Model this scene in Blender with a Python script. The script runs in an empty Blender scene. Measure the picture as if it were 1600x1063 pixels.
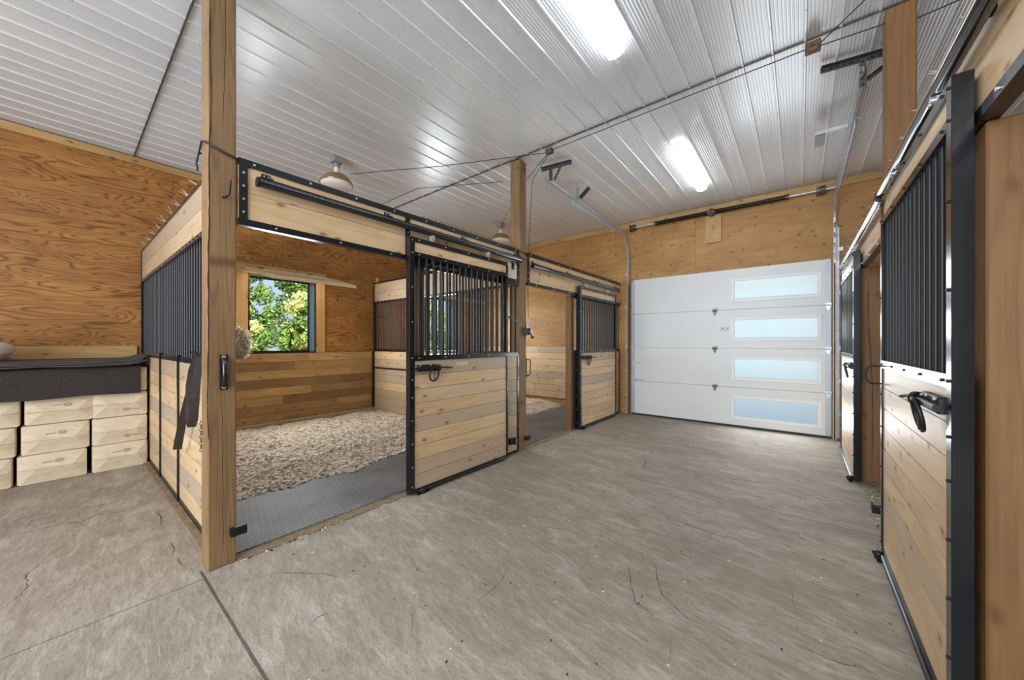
import bpy, math, random
from mathutils import Vector, Matrix, noise as mnoise
random.seed(7)
S = bpy.context.scene
COL = S.collection
# ------------------------------------------------------------------ camera, world, light, exposure
cam_d = bpy.data.cameras.new('camera'); cam = bpy.data.objects.new('camera', cam_d); COL.objects.link(cam)
cam.location = (0, 0, 1.32); cam.rotation_euler = (math.radians(90), 0, math.radians(38.67))
cam_d.sensor_width = 36; cam_d.lens = 36*562/1600; cam_d.shift_y = 4.5/1600; cam_d.clip_start = .02; cam_d.clip_end = 300
S.camera = cam
W = bpy.data.worlds.new('world'); S.world = W; W.use_nodes = True
wn = W.node_tree.nodes; wl = W.node_tree.links; wn.clear()
wo = wn.new('ShaderNodeOutputWorld'); wb = wn.new('ShaderNodeBackground'); wt = wn.new('ShaderNodeTexCoord')
wsx = wn.new('ShaderNodeSeparateXYZ'); wr = wn.new('ShaderNodeValToRGB')
wr.color_ramp.elements[0].position = .0; wr.color_ramp.elements[0].color = (.60, .72, .82, 1)
wr.color_ramp.elements[1].position = .8; wr.color_ramp.elements[1].color = (.36, .54, .80, 1)
e = wr.color_ramp.elements.new(.15); e.color = (.62, .78, .92, 1)
wl.new(wt.outputs['Generated'], wsx.inputs[0]); wl.new(wsx.outputs['Z'], wr.inputs[0]); wl.new(wr.outputs[0], wb.inputs['Color'])
wb.inputs['Strength'].default_value = .72; wl.new(wb.outputs[0], wo.inputs[0])
def lamp(name, kind, loc, rot, energy, size=None, color=(1, 1, 1)):
    d = bpy.data.lights.new(name, kind); d.energy = energy; d.color = color
    if kind == 'AREA': d.shape = 'RECTANGLE'; d.size, d.size_y = size
    if kind == 'SUN': d.angle = math.radians(2)
    o = bpy.data.objects.new(name, d); COL.objects.link(o); o.location = loc; o.rotation_euler = [math.radians(a) for a in rot]
    return o
lamp('sun', 'SUN', (8, -3, 12), (0, 48, -12), 8, color=(1, .95, .86))
# area lamp added for even daylight at an unseen doorway behind the camera
lamp('added_doorway_fill', 'AREA', (-1.1, -4.15, 1.9), (90, 0, 0), 330, (4.4, 3.2), (.86, .93, 1))
# daylight at the two stall windows
for wy in (2.145, 5.26): lamp('window_daylight', 'AREA', (-6.2, wy, 1.75), (0, -90, 0), 38, (1.1, .9), (.9, .96, 1))
# daylight at the four panes of the overhead door
for k in range(4): lamp('pane_daylight', 'AREA', (-.305, 6.58, .315+.61*k), (-90, 0, 0), 6.5, (1.0, .29), (.9, .96, 1))
S.view_settings.view_transform = 'Standard'; S.view_settings.look = 'None'; S.view_settings.gamma = 1
S.view_settings.exposure = .42; S.view_settings.use_curve_mapping = False
TUBE_E = 10
# ------------------------------------------------------------------ materials
def srgb(r, g, b):
    f = lambda c: (c/255/12.92) if c/255 <= .04045 else ((c/255+.055)/1.055)**2.4
    return (f(r), f(g), f(b), 1)
class NT:
    def __init__(s, name):
        s.m = bpy.data.materials.new(name); s.m.use_nodes = True; s.t = s.m.node_tree; s.n = s.t.nodes; s.b = s.n['Principled BSDF']
    def add(s, typ, **kw):
        n = s.n.new(typ)
        for k, v in kw.items():
            if k.startswith('i_'):
                key = k[2:]; key = int(key) if key.isdigit() else key.replace('_', ' ')
                if hasattr(v, 'is_output'): s.t.links.new(v, n.inputs[key])
                else: n.inputs[key].default_value = v
            else: setattr(n, k, v)
        return n
    def math(s, op, a, b=0., c=None):
        n = s.n.new('ShaderNodeMath'); n.operation = op
        for i, v in enumerate((a, b) if c is None else (a, b, c)):
            if hasattr(v, 'is_output'): s.t.links.new(v, n.inputs[i])
            else: n.inputs[i].default_value = v
        return n.outputs[0]
    def mix(s, f, a, b, mode='MIX'):
        n = s.n.new('ShaderNodeMix'); n.data_type = 'RGBA'; n.blend_type = mode
        for i, v in ((0, f), (6, a), (7, b)):
            if hasattr(v, 'is_output'): s.t.links.new(v, n.inputs[i])
            else: n.inputs[i].default_value = v
        return n.outputs[2]
    def ramp(s, f, *st):
        n = s.n.new('ShaderNodeValToRGB'); s.t.links.new(f, n.inputs[0]); r = n.color_ramp
        for i, (p, c) in enumerate(st):
            c = (c, c, c, 1) if not hasattr(c, '__len__') else c
            if i < 2: r.elements[i].position = p; r.elements[i].color = c
            else: q = r.elements.new(p); q.color = c
        return n.outputs[0]
    def vscale(s, v, sc, loc=(0, 0, 0), rot=(0, 0, 0)):
        n = s.add('ShaderNodeMapping'); s.t.links.new(v, n.inputs[0]); n.inputs[3].default_value = sc; n.inputs[1].default_value = loc; n.inputs[2].default_value = rot
        return n.outputs[0]
    def noise(s, v, scale=1, detail=3, rough=.55, dist=0):
        n = s.add('ShaderNodeTexNoise'); s.t.links.new(v, n.inputs['Vector']); n.inputs['Scale'].default_value = scale
        n.inputs['Detail'].default_value = detail; n.inputs['Roughness'].default_value = rough; n.inputs['Distortion'].default_value = dist
        return n.outputs[0]
    def bump(s, h, strength=.3, dist=.01):
        n = s.add('ShaderNodeBump'); s.t.links.new(h, n.inputs['Height']); n.inputs['Strength'].default_value = strength; n.inputs['Distance'].default_value = dist
        s.t.links.new(n.outputs[0], s.b.inputs['Normal'])
    def set(s, **kw):
        for k, v in kw.items():
            k = k.replace('_', ' ')
            if hasattr(v, 'is_output'): s.t.links.new(v, s.b.inputs[k])
            else: s.b.inputs[k].default_value = v
        return s.m
def plain(name, col, rough=.5, metal=0, coat=0, var=0., vs=8):
    t = NT(name); c = col
    if var:
        g = t.add('ShaderNodeTexCoord').outputs['Object']; n = t.noise(g, vs, 4)
        c = t.mix(t.ramp(n, (.35, 0), (.68, 1)), tuple(x*(1-var) for x in col[:3])+(1,), tuple(min(1, x*(1+var)) for x in col[:3])+(1,))
    return t.set(Base_Color=c, Roughness=rough, Metallic=metal, Coat_Weight=coat)
def wood(name, light, dark, old=None, figure=(.55, 5, 5), K=9, lines=.5, knots=1., rough=.55, spread=.25, kcol=(90, 52, 22), kscale=(3.6, 7.5, 1)):
    t = NT(name); gr = t.add('ShaderNodeAttribute', attribute_name='gr').outputs['Vector']
    tone = t.add('ShaderNodeAttribute', attribute_name='tone').outputs['Fac']
    n1 = t.noise(t.vscale(gr, figure), 1, 2.5, .5, .35)
    con = t.math('PINGPONG', t.math('MULTIPLY', n1, K), .5)
    ln = t.ramp(con, (.0, 1), (.16, .25), (.5, 0))
    fine = t.noise(t.vscale(gr, (3, 90, 90)), 1, 3, .6)
    blot = t.noise(t.vscale(gr, (1.4, 3, 3)), 1, 3)
    c = t.mix(t.ramp(blot, (.3, 0), (.72, 1)), light, dark)
    c = t.mix(.55, light, c)
    c = t.mix(t.math('MULTIPLY', ln, lines), c, dark)
    c = t.mix(t.math('MULTIPLY', t.ramp(fine, (.35, 1), (.62, 0)), .35*lines+.08), c, dark)
    if old: c = t.mix(t.math('MULTIPLY', t.ramp(tone, (.55, 0), (.95, 1)), .75), c, old)
    hv = t.math('ADD', 1-spread/2, t.math('MULTIPLY', tone, spread))
    hs = t.add('ShaderNodeHueSaturation'); t.t.links.new(c, hs.inputs['Color']); t.t.links.new(t.math('SUBTRACT', 2, hv), hs.inputs['Value']); c = hs.outputs[0]
    if knots:
        v = t.add('ShaderNodeTexVoronoi', voronoi_dimensions='2D'); t.t.links.new(t.vscale(t.add('ShaderNodeVectorMath', operation='ADD', i_0=gr, i_1=t.add('ShaderNodeCombineXYZ', i_0=t.math('MULTIPLY', fine, .05), i_1=t.math('MULTIPLY', blot, .12)).outputs[0]).outputs[0], kscale), v.inputs['Vector']); v.inputs['Scale'].default_value = 1
        sel = t.math('GREATER_THAN', t.add('ShaderNodeSeparateColor', i_0=v.outputs['Color']).outputs[0], .52)
        kd = t.ramp(v.outputs['Distance'], (.0, 1), (.05, .9), (.085, .4), (.16, 0))
        c = t.mix(t.math('MULTIPLY', t.math('MULTIPLY', kd, sel), .75*knots), c, srgb(*kcol))
    t.bump(t.math('ADD', t.math('MULTIPLY', fine, .4), con), .25, .002)
    return t.set(Base_Color=c, Roughness=rough, Specular_IOR_Level=.5)
M = {}
M['ply'] = wood('plywood', srgb(196, 140, 72), srgb(96, 50, 14), figure=(.8, 4.2, 4.2), K=24, lines=.88, knots=.45, spread=.12, kscale=(3.6, 6, 1))
M['plyend'] = wood('plywood_sheathing', srgb(204, 156, 94), srgb(140, 90, 42), figure=(.5, 2.4, 2.4), K=8, lines=.3, knots=1.1, spread=.1, kscale=(6, 7.5, 1))
M['plyosb'] = wood('pale_plywood', srgb(226, 190, 124), srgb(176, 130, 66), figure=(1.2, 3, 3), K=12, lines=.35, knots=.2, spread=.1)
M['pine'] = wood('pine_board', srgb(226, 198, 158), srgb(184, 146, 102), old=srgb(182, 164, 144), spread=.14, lines=.45, rough=.4)
M['pinewall'] = wood('aged_pine_board', srgb(202, 164, 112), srgb(140, 100, 58), old=srgb(122, 88, 52), spread=.3, lines=.45)
M['pinetrim'] = wood('pine_trim', srgb(208, 170, 114), srgb(160, 118, 70), spread=.1, lines=.35)
M['post'] = wood('timber_post', srgb(156, 124, 86), srgb(104, 76, 46), figure=(.3, 9, 9), K=11, lines=.6, knots=1, spread=.08, rough=.6, kscale=(3.2, 6, 1))
M['postdark'] = wood('dark_timber_post', srgb(146, 106, 64), srgb(98, 66, 36), figure=(.35, 8, 8), K=8, lines=.4, knots=.9, spread=.08, rough=.6, kscale=(3, 6, 1))
M['black'] = plain('black_enamel_steel', srgb(22, 25, 30), .22, 0, .2)
M['blackrough'] = plain('black_iron', srgb(26, 26, 28), .45, .3)
M['barblack'] = plain('black_bar_enamel', srgb(22, 24, 28), .42)
M['bolt'] = plain('zinc_bolt', srgb(205, 205, 205), .3, .7)
M['galv'] = plain('galvanised_steel', srgb(206, 209, 212), .36, .5, 0, .12, 14)
M['darkgalv'] = plain('dull_perforated_steel', srgb(96, 92, 88), .5, .6, 0, .2, 30)
M['hole'] = plain('dark_hole', srgb(24, 22, 20), .8)
M['white'] = plain('white_door_enamel', srgb(224, 225, 225), .38, 0, 0, .02, 2)
M['endcap'] = plain('grey_door_edge', srgb(186, 190, 194), .4, .2)
M['wframe'] = plain('white_window_frame', srgb(236, 238, 240), .4)
M['bluegrey'] = plain('blue_grey_window_reveal', srgb(92, 112, 134), .4)
M['rubberstrap'] = plain('dark_leather', srgb(52, 44, 40), .6, 0, 0, .15, 20)
M['cord'] = plain('dark_cord', srgb(40, 38, 36), .6)
M['spring'] = plain('oiled_spring', srgb(50, 40, 32), .45, .5)
M['brass'] = plain('brown_glass_shade', srgb(150, 118, 84), .25, .3, .5)
M['bulb'] = plain('frosted_bulb', srgb(236, 232, 226), .35)
M['ceramic'] = plain('white_ceramic', srgb(225, 225, 222), .4)
M['greybox'] = plain('grey_plastic', srgb(140, 142, 144), .5)
M['yellow'] = plain('yellow_plastic', srgb(215, 178, 60), .45)
M['rust'] = plain('rusty_bracket', srgb(110, 84, 66), .6, .4, 0, .25, 30)
M['shaving'] = plain('pale_shaving', srgb(232, 214, 184), .8)
M['spike'] = plain('pale_plastic_spike', srgb(206, 198, 186), .35)
M['plate'] = plain('brass_name_plate', srgb(214, 192, 150), .4, .2)
M['whiteboard'] = plain('white_washed_board', srgb(226, 222, 212), .6, 0, 0, .1, 12)
M['ink'] = plain('grey_print', srgb(120, 104, 88), .7)
# white steel ceiling
t = NT('white_ribbed_steel'); g = t.add('ShaderNodeTexCoord').outputs['Object']
n = t.noise(t.vscale(g, (1.2, .35, 1)), 1.5, 4); c = t.mix(t.ramp(n, (.3, 0), (.7, 1)), srgb(214, 217, 221), srgb(226, 228, 231))
M['ceil'] = t.set(Base_Color=c, Roughness=.27, Metallic=.12, Specular_IOR_Level=.6)
# stamped concrete
t = NT('stamped_concrete'); g = t.add('ShaderNodeTexCoord').outputs['Object']
rot = t.vscale(g, (1, 1, 1), rot=(0, 0, math.radians(8)))
big = t.noise(g, .9, 5, .6); med = t.noise(t.vscale(rot, (2.2, 7, 1)), 1, 6, .62, .8); fin = t.noise(g, 60, 4, .7)
c = t.ramp(big, (.3, srgb(150, 139, 126)), (.5, srgb(165, 154, 140)), (.72, srgb(178, 168, 154)))
rip = t.noise(t.vscale(rot, (11, 34, 1)), 1, 5, .65, .5)
c = t.mix(t.math('MULTIPLY', t.ramp(rip, (.36, 1), (.5, 0)), .42), c, srgb(122, 109, 95)); c = t.mix(t.math('MULTIPLY', t.ramp(rip, (.55, 0), (.7, 1)), .4), c, srgb(206, 198, 186))
c = t.mix(t.math('MULTIPLY', t.ramp(med, (.38, 1), (.56, 0)), .42), c, srgb(134, 121, 106))
c = t.mix(t.math('MULTIPLY', t.ramp(med, (.56, 0), (.72, 1)), .38), c, srgb(208, 200, 188))
c = t.mix(t.math('MULTIPLY', t.ramp(fin, (.36, 1), (.5, 0)), .38), c, srgb(128, 116, 102))
v1 = t.noise(t.vscale(rot, (.42, 1.5, 1)), 1, 4, .6, .7)
def vein(off, w): return t.ramp(t.math('ABSOLUTE', t.math('SUBTRACT', v1, off)), (0, 1), (w, 0))
brk = t.ramp(t.noise(g, 1.6, 3), (.46, 0), (.56, 1))
vn = t.math('MULTIPLY', t.math('MAXIMUM', vein(.47, .0022), vein(.56, .0018)), brk)
c = t.mix(t.math('MULTIPLY', vn, .12), c, srgb(96, 84, 72))
stain = t.ramp(t.noise(t.vscale(g, (1, 1, 1), loc=(3.3, 1.7, 0)), 1.1, 5, .65), (.56, 0), (.72, 1))
c = t.mix(t.math('MULTIPLY', stain, .4), c, srgb(122, 110, 96))
sx_ = t.add('ShaderNodeSeparateXYZ', i_0=g)
def joint(axis, at, w, lo=None, hi=None, other=None):
    d = t.math('LESS_THAN', t.math('ABSOLUTE', t.math('SUBTRACT', t.math('ADD', sx_.outputs[axis], t.math('MULTIPLY', t.math('SUBTRACT', big, .5), .015)), at)), w)
    if lo is not None: d = t.math('MULTIPLY', d, t.math('MULTIPLY', t.math('GREATER_THAN', sx_.outputs[other], lo), t.math('LESS_THAN', sx_.outputs[other], hi)))
    return d
jj = t.math('MAXIMUM', joint('Y', 3.48, .004, -2.6, .5, 'X'), t.math('MAXIMUM', joint('Y', .5, .0065, -2.7, 1, 'X'), joint('X', -2.6, .0035, -5, .5, 'Y')))
c = t.mix(t.math('MULTIPLY', jj, .8), c, srgb(72, 62, 52))
h = t.math('SUBTRACT', t.math('ADD', t.math('MULTIPLY', med, .8), t.math('ADD', t.math('MULTIPLY', fin, .3), t.math('MULTIPLY', rip, .45))), t.math('MULTIPLY', jj, .5))
t.bump(h, .6, .012)
M['concrete'] = t.set(Base_Color=c, Roughness=.72, Specular_IOR_Level=.3)
M['crack'] = plain('hairline_crack', srgb(96, 84, 72), .9)
M['dirt'] = plain('threshold_dirt', srgb(138, 118, 92), .9, 0, 0, .25, 20)
M['split'] = plain('dark_split', srgb(64, 44, 26), .9)
M['curb'] = plain('concrete_curb', srgb(168, 156, 140), .85, 0, 0, .15, 9)
# rubber mat with raised lozenge tread
t = NT('rubber_mat'); g = t.add('ShaderNodeTexCoord').outputs['Object']
br = t.add('ShaderNodeTexBrick'); t.t.links.new(t.vscale(g, (1, 1, 1), rot=(0, 0, .78)), br.inputs['Vector'])
for k, v in (('Scale', 9), ('Mortar Size', .045), ('Brick Width', .7), ('Row Height', .22)): br.inputs[k].default_value = v
n = t.noise(g, 2.2, 5, .65); c = t.mix(t.ramp(n, (.32, 0), (.7, 1)), srgb(88, 90, 96), srgb(140, 138, 138))
c = t.mix(t.math('MULTIPLY', br.outputs['Fac'], .7), c, srgb(46, 46, 50))
d2 = t.noise(g, 90, 3, .7); c = t.mix(t.math('MULTIPLY', t.ramp(d2, (.56, 0), (.68, 1)), .5), c, srgb(170, 158, 142))
t.bump(t.math('MULTIPLY', br.outputs['Fac'], -1), .5, .006)
M['mat'] = t.set(Base_Color=c, Roughness=.6)
# shavings
def chips(name, a, b, d):
    t = NT(name); g = t.add('ShaderNodeTexCoord').outputs['Object']
    v = t.add('ShaderNodeTexVoronoi'); t.t.links.new(t.vscale(g, (1, 1.6, 1)), v.inputs['Vector']); v.inputs['Scale'].default_value = 80
    f = t.add('ShaderNodeSeparateColor', i_0=v.outputs['Color']).outputs[0]
    c = t.ramp(f, (.0, d), (.25, b), (.9, a)); n = t.noise(g, 1.8, 4); c = t.mix(t.math('MULTIPLY', t.ramp(n, (.5, 0), (.7, 1)), .55), c, d)
    t.bump(t.math('ADD', t.math('MULTIPLY', f, .3), t.noise(g, 35, 5, .7)), .5, .012)
    return t.set(Base_Color=c, Roughness=.85)
M['bed'] = chips('bedding_shavings', srgb(240, 230, 216), srgb(222, 206, 186), srgb(178, 154, 128))
for i, cc in enumerate(((244, 236, 224), (226, 210, 188), (176, 148, 116), (250, 246, 238))): M['chip%d' % i] = plain('shaving_%d' % i, srgb(*cc), .8)
# paper bags
t = NT('paper_bag'); g = t.add('ShaderNodeTexCoord').outputs['Object']
n = t.noise(t.vscale(g, (1, 1, 2.5)), 7, 5, .6, .6); c = t.mix(t.ramp(n, (.35, 0), (.65, 1)), srgb(210, 190, 160), srgb(226, 210, 184))
t.bump(n, .5, .012); M['paper'] = t.set(Base_Color=c, Roughness=.6)
t = NT('speckled_rubber_sheet'); g = t.add('ShaderNodeTexCoord').outputs['Object']
n = t.noise(g, 120, 2, .7); c = t.mix(t.ramp(n, (.55, 0), (.7, 1)), srgb(42, 36, 33), srgb(84, 73, 65)); t.bump(n, .3, .003)
M['sheet'] = t.set(Base_Color=c, Roughness=.8)
M['blanket'] = plain('charcoal_felt', srgb(78, 70, 68), .9, 0, 0, .2, 14)
t = NT('cloth_bag'); g = t.add('ShaderNodeTexCoord').outputs['Object']; n = t.noise(t.vscale(g, (3, 3, 10)), 3, 4)
M['sack'] = t.set(Base_Color=t.mix(n, srgb(222, 212, 204), srgb(168, 150, 140)), Roughness=.7)
t = NT('hay'); g = t.add('ShaderNodeTexCoord').outputs['Object']; n = t.noise(g, 60, 4, .7)
M['hay'] = t.set(Base_Color=t.mix(t.ramp(n, (.4, 0), (.62, 1)), srgb(86, 78, 54), srgb(172, 164, 136)), Roughness=.9)
def emit(name, col, st):
    t = NT(name); return t.set(Base_Color=(.9, .9, .9, 1), Emission_Color=col, Emission_Strength=st)
M['palepine'] = wood('pale_pine', srgb(238, 218, 180), srgb(200, 168, 120), lines=.3, knots=.4, spread=.06)
M['tracktube'] = plain('polished_dark_tube', srgb(40, 44, 50), .13, .35, 1)
M['tube'] = emit('lit_diffuser', (.88, .94, 1, 1), TUBE_E)
def glass(name, tint, trans, k):
    t = NT(name); out = t.n['Material Output']; tr = t.add('ShaderNodeBsdfTransparent'); tr.inputs[0].default_value = tint
    tl = t.add('ShaderNodeBsdfTranslucent'); tl.inputs[0].default_value = trans; gl = t.add('ShaderNodeBsdfGlossy'); gl.inputs['Roughness'].default_value = .08
    m1 = t.add('ShaderNodeMixShader'); m1.inputs[0].default_value = k; t.t.links.new(tr.outputs[0], m1.inputs[1]); t.t.links.new(tl.outputs[0], m1.inputs[2])
    m2 = t.add('ShaderNodeMixShader'); m2.inputs[0].default_value = .008; t.t.links.new(m1.outputs[0], m2.inputs[1]); t.t.links.new(gl.outputs[0], m2.inputs[2])
    t.t.links.new(m2.outputs[0], out.inputs[0]); return t.m
M['pane'] = glass('frosted_pane', (.86, .95, .98, 1), (.84, .9, .92, 1), .82)
def leafm(name, a):
    t = NT(name); out = t.n['Material Output']; t.set(Base_Color=a, Roughness=.5)
    tl = t.add('ShaderNodeBsdfTranslucent'); tl.inputs[0].default_value = a; m = t.add('ShaderNodeMixShader'); m.inputs[0].default_value = .35
    t.t.links.new(t.b.outputs[0], m.inputs[1]); t.t.links.new(tl.outputs[0], m.inputs[2]); t.t.links.new(m.outputs[0], out.inputs[0]); return t.m
M['leaf0'] = leafm('leaf_green', srgb(136, 170, 84)); M['leaf1'] = leafm('leaf_dark', srgb(76, 118, 60))
M['leaf2'] = leafm('leaf_pale', srgb(228, 230, 160)); M['leaf3'] = leafm('leaf_yellow', srgb(232, 200, 96))
M['bark'] = plain('bark', srgb(96, 80, 64), .9, 0, 0, .2, 10)
M['grass'] = plain('grass', srgb(120, 140, 80), .9, 0, 0, .3, 6)
M['gravel'] = plain('pale_gravel', srgb(214, 212, 206), .9, 0, 0, .1, 30)
# ------------------------------------------------------------------ mesh builder
class MB:
    def __init__(s, org=(0, 0, 0)):
        s.v = []; s.f = []; s.mi = []; s.gr = []; s.tn = []; s.sm = []; s.o = Vector(org)
    def add(s, vs, fs, mi=0, gr=None, tone=.5, smooth=False):
        b = len(s.v); s.v += [Vector(v)-s.o for v in vs]; s.f += [[b+i for i in f] for f in fs]; s.mi += [mi]*len(fs); s.sm += [smooth]*len(fs)
        s.gr += gr if gr else [Vector(v) for v in vs]; s.tn += [tone]*len(vs)
    def box(s, x0, x1, y0, y1, z0, z1, ax='y', mi=0, ch=0., tone=None, rot=None):
        if x0 > x1: x0, x1 = x1, x0
        if y0 > y1: y0, y1 = y1, y0
        if z0 > z1: z0, z1 = z1, z0
        off = Vector((random.uniform(0, 90), random.uniform(0, 90), random.uniform(0, 90))); tone = random.random() if tone is None else tone
        a = (x0, y0, z0); b = (x1, y1, z1)
        if ch <= 0:
            vs = [Vector((b[0] if i & 1 else a[0], b[1] if i & 2 else a[1], b[2] if i & 4 else a[2])) for i in range(8)]
            fs = [(0, 2, 3, 1), (4, 5, 7, 6), (0, 1, 5, 4), (2, 6, 7, 3), (0, 4, 6, 2), (1, 3, 7, 5)]
        else:
            vs = []; fs = []; idx = {}
            for i in range(8):
                for k in range(3):
                    p = [b[j] if i >> j & 1 else a[j] for j in range(3)]
                    for j in range(3):
                        if j != k: p[j] += -ch if i >> j & 1 else ch
                    idx[(i, k)] = len(vs); vs.append(Vector(p))
            for k in range(3):
                j, l = (k+1) % 3, (k+2) % 3
                for sd in (0, 1):
                    q = [(sd << k), (sd << k) | (1 << j), (sd << k) | (1 << j) | (1 << l), (sd << k) | (1 << l)]
                    f = [idx[(c, k)] for c in q]; fs.append(f if sd else f[::-1])
            for k in range(3):
                for u in (0, 1):
                    for w in (0, 1):
                        j, l = (k+1) % 3, (k+2) % 3; c0 = (u << j) | (w << l); c1 = c0 | (1 << k)
                        f = [idx[(c0, j)], idx[(c1, j)], idx[(c1, l)], idx[(c0, l)]]; fs.append(f if u ^ w else f[::-1])
            for i in range(8):
                f = [idx[(i, 0)], idx[(i, 1)], idx[(i, 2)]]; fs.append(f if bin(i).count('1') % 2 else f[::-1])
        P0 = 'xyz'.index(ax); oth = sorted([i for i in range(3) if i != P0], key=lambda i: -(b[i]-a[i])); P = (P0, oth[0], oth[1])
        gr = [Vector((v[P[0]], v[P[1]], v[P[2]]))+off for v in vs]
        if rot is not None: vs = [rot @ v for v in vs]
        s.add(vs, fs, mi, gr, tone)
    def tube(s, pts, r, n=10, mi=0, r2=None, cap=True, sx=1., closed=False):
        pts = [Vector(p) for p in pts]; L = len(pts); vs = []; fs = []; up = None
        for i, p in enumerate(pts):
            if closed: d = pts[(i+1) % L]-pts[i-1]
            else: d = pts[min(i+1, L-1)]-pts[max(i-1, 0)]
            d.normalize()
            if up is None:
                up = Vector((0, 0, 1)) if abs(d.z) < .9 else Vector((1, 0, 0))
            a = d.cross(up).normalized(); b = a.cross(d).normalized(); up = b
            rr = r if r2 is None else r+(r2-r)*i/(L-1)
            for k in range(n):
                th = 2*math.pi*k/n; vs.append(p+a*math.cos(th)*rr*sx+b*math.sin(th)*rr)
        m = L if closed else L-1
        for i in range(m):
            for k in range(n):
                k2 = (k+1) % n; i2 = (i+1) % L; fs.append((i*n+k, i2*n+k, i2*n+k2, i*n+k2)[::-1])
        s.add(vs, fs, mi, None, .5, True)
        if cap and not closed: s.add(vs[:n], [list(range(n))], mi); s.add(vs[-n:], [list(range(n))[::-1]], mi)
    def lathe(s, prof, c, n=24, mi=0, axis='z'):
        vs = []; fs = []; c = Vector(c)
        for r, h in prof:
            for k in range(n):
                th = 2*math.pi*k/n; x, y = r*math.cos(th), r*math.sin(th)
                vs.append(c+Vector({'z': (x, y, h), 'x': (h, x, y), 'y': (y, h, x)}[axis]))
        for i in range(len(prof)-1):
            for k in range(n):
                k2 = (k+1) % n; fs.append((i*n+k, i*n+k2, (i+1)*n+k2, (i+1)*n+k))
        s.add(vs, fs, mi, None, .5, True)
    def bolts(s, pts, nrm, r=.007, mi=1):
        for p in pts: p = Vector(p); s.tube([p, p+Vector(nrm)*.006], r, 8, mi)
    def build(s, name, mats, parent=None, kind=None):
        me = bpy.data.meshes.new(name); me.from_pydata([tuple(v) for v in s.v], [], s.f)
        for m in (mats if isinstance(mats, (list, tuple)) else [mats]): me.materials.append(M[m] if isinstance(m, str) else m)
        me.polygons.foreach_set('material_index', s.mi); me.polygons.foreach_set('use_smooth', s.sm)
        a = me.attributes.new('gr', 'FLOAT_VECTOR', 'POINT'); a.data.foreach_set('vector', [c for g in s.gr for c in g])
        a = me.attributes.new('tone', 'FLOAT', 'POINT'); a.data.foreach_set('value', s.tn); me.update()
        o = bpy.data.objects.new(name, me); COL.objects.link(o)
        if parent: o.parent = parent
        else: o.location = s.o
        if kind: o['kind'] = kind
        return o
def tag(o, label, cat, group=None, kind='thing'):
    o['label'] = label; o['category'] = cat
    if group: o['group'] = group
    if kind: o['kind'] = kind
    return o
def thing(name, label, cat, loc=(0, 0, 0), group=None):
    o = bpy.data.objects.new(name, None); COL.objects.link(o); o.location = loc; o.empty_display_size = .1
    return tag(o, label, cat, group)
def dup(root, loc, label=None):
    r = root.copy(); COL.objects.link(r); r.location = loc
    if label: r['label'] = label
    def rec(a, b):
        for ch in list(a.children):
            if ch is b: continue
            c = ch.copy(); COL.objects.link(c); c.parent = b; rec(ch, c)
    rec(root, r); return r
def one(name, mb, mats, label, cat, group=None): return tag(mb.build(name, mats), label, cat, group)
XL, XR, YN, YF, ZC = -6.25, 4.1, -4.0, 6.64, 3.57
# ------------------------------------------------------------------ setting
CR = [[(-0.87, 2.94), (-0.76, 2.85), (-0.61, 2.83), (-0.44, 2.81), (-0.31, 2.84), (-0.18, 2.95)],[(-0.37, 3.32), (-0.28, 3.23), (-0.15, 3.15), (-0.03, 3.16), (0.09, 3.08)],[(-0.8, 4.12), (-0.67, 4.04), (-0.46, 4.06), (-0.19, 4.2), (-0.04, 4.23)],[(-0.63, 3.48), (-0.53, 3.39), (-0.43, 3.33)],[(-0.76, 2.3), (-0.67, 2.2), (-0.61, 2.05), (-0.56, 1.96), (-0.47, 1.9), (-0.41, 1.86), (-0.32, 1.83)],[(-0.81, 2.13), (-0.71, 1.92), (-0.64, 1.8), (-0.58, 1.79)],[(0.0, 2.0), (0.07, 2.0), (0.13, 2.0), (0.2, 2.03), (0.25, 2.0)],[(0.15, 2.99), (0.23, 2.93)],[(-1.46, 4.24), (-1.35, 4.1), (-1.27, 3.74)],[(-0.1, 2.97), (-0.01, 2.92)],[(-1.19, 4.17), (-0.87, 4.24)],[(-0.53, 5.76), (-0.41, 5.62)],[(-4.44, -0.28), (-4.45, -0.17), (-4.44, 0.01), (-4.44, 0.18), (-4.45, 0.5)],[(-4.24, -0.27), (-4.18, -0.13), (-4.22, -0.01), (-4.13, 0.08), (-4.21, 0.15), (-4.12, 0.36)],[(-3.7, 0.12), (-3.7, 0.18), (-3.69, 0.3), (-3.69, 0.36)],[(-3.93, 0.46), (-3.76, 0.47), (-3.59, 0.44)],[(-3.26, 0.45), (-3.14, 0.45), (-3.02, 0.42)],[(-2.98, 0.44), (-2.83, 0.44)],[(-3.09, -0.19), (-3.14, -0.16), (-3.25, -0.12), (-3.44, -0.13), (-3.57, -0.07)],[(-2.41, 0.61), (-2.34, 0.77), (-2.13, 0.93), (-1.95, 1.0)],[(-1.34, 1.65), (-1.3, 1.54), (-1.28, 1.42), (-1.29, 1.31)],[(-1.38, 1.43), (-1.3, 1.46)],[(-1.78, 0.71), (-1.81, 0.77), (-1.78, 0.86)],[(-1.5, 2.11), (-1.37, 2.18), (-1.23, 2.26)]]
b = MB(); b.box(XL-.2, XR+.2, YN-.2, YF+.2, -.15, 0)
RC = random.Random(5)
for ci in range(70):   # short hairlines like the traced ones
    x, y = RC.uniform(-2.5, .35), RC.uniform(.6, 6.2); a = RC.gauss(-.25, .35) if RC.random() < .75 else RC.uniform(0, 3.1); L = RC.uniform(.05, .3)
    CR.append([(x, y), (x+math.cos(a)*L*.5, y+math.sin(a)*L*.5+RC.uniform(-.02, .02)), (x+math.cos(a)*L, y+math.sin(a)*L)])
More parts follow.
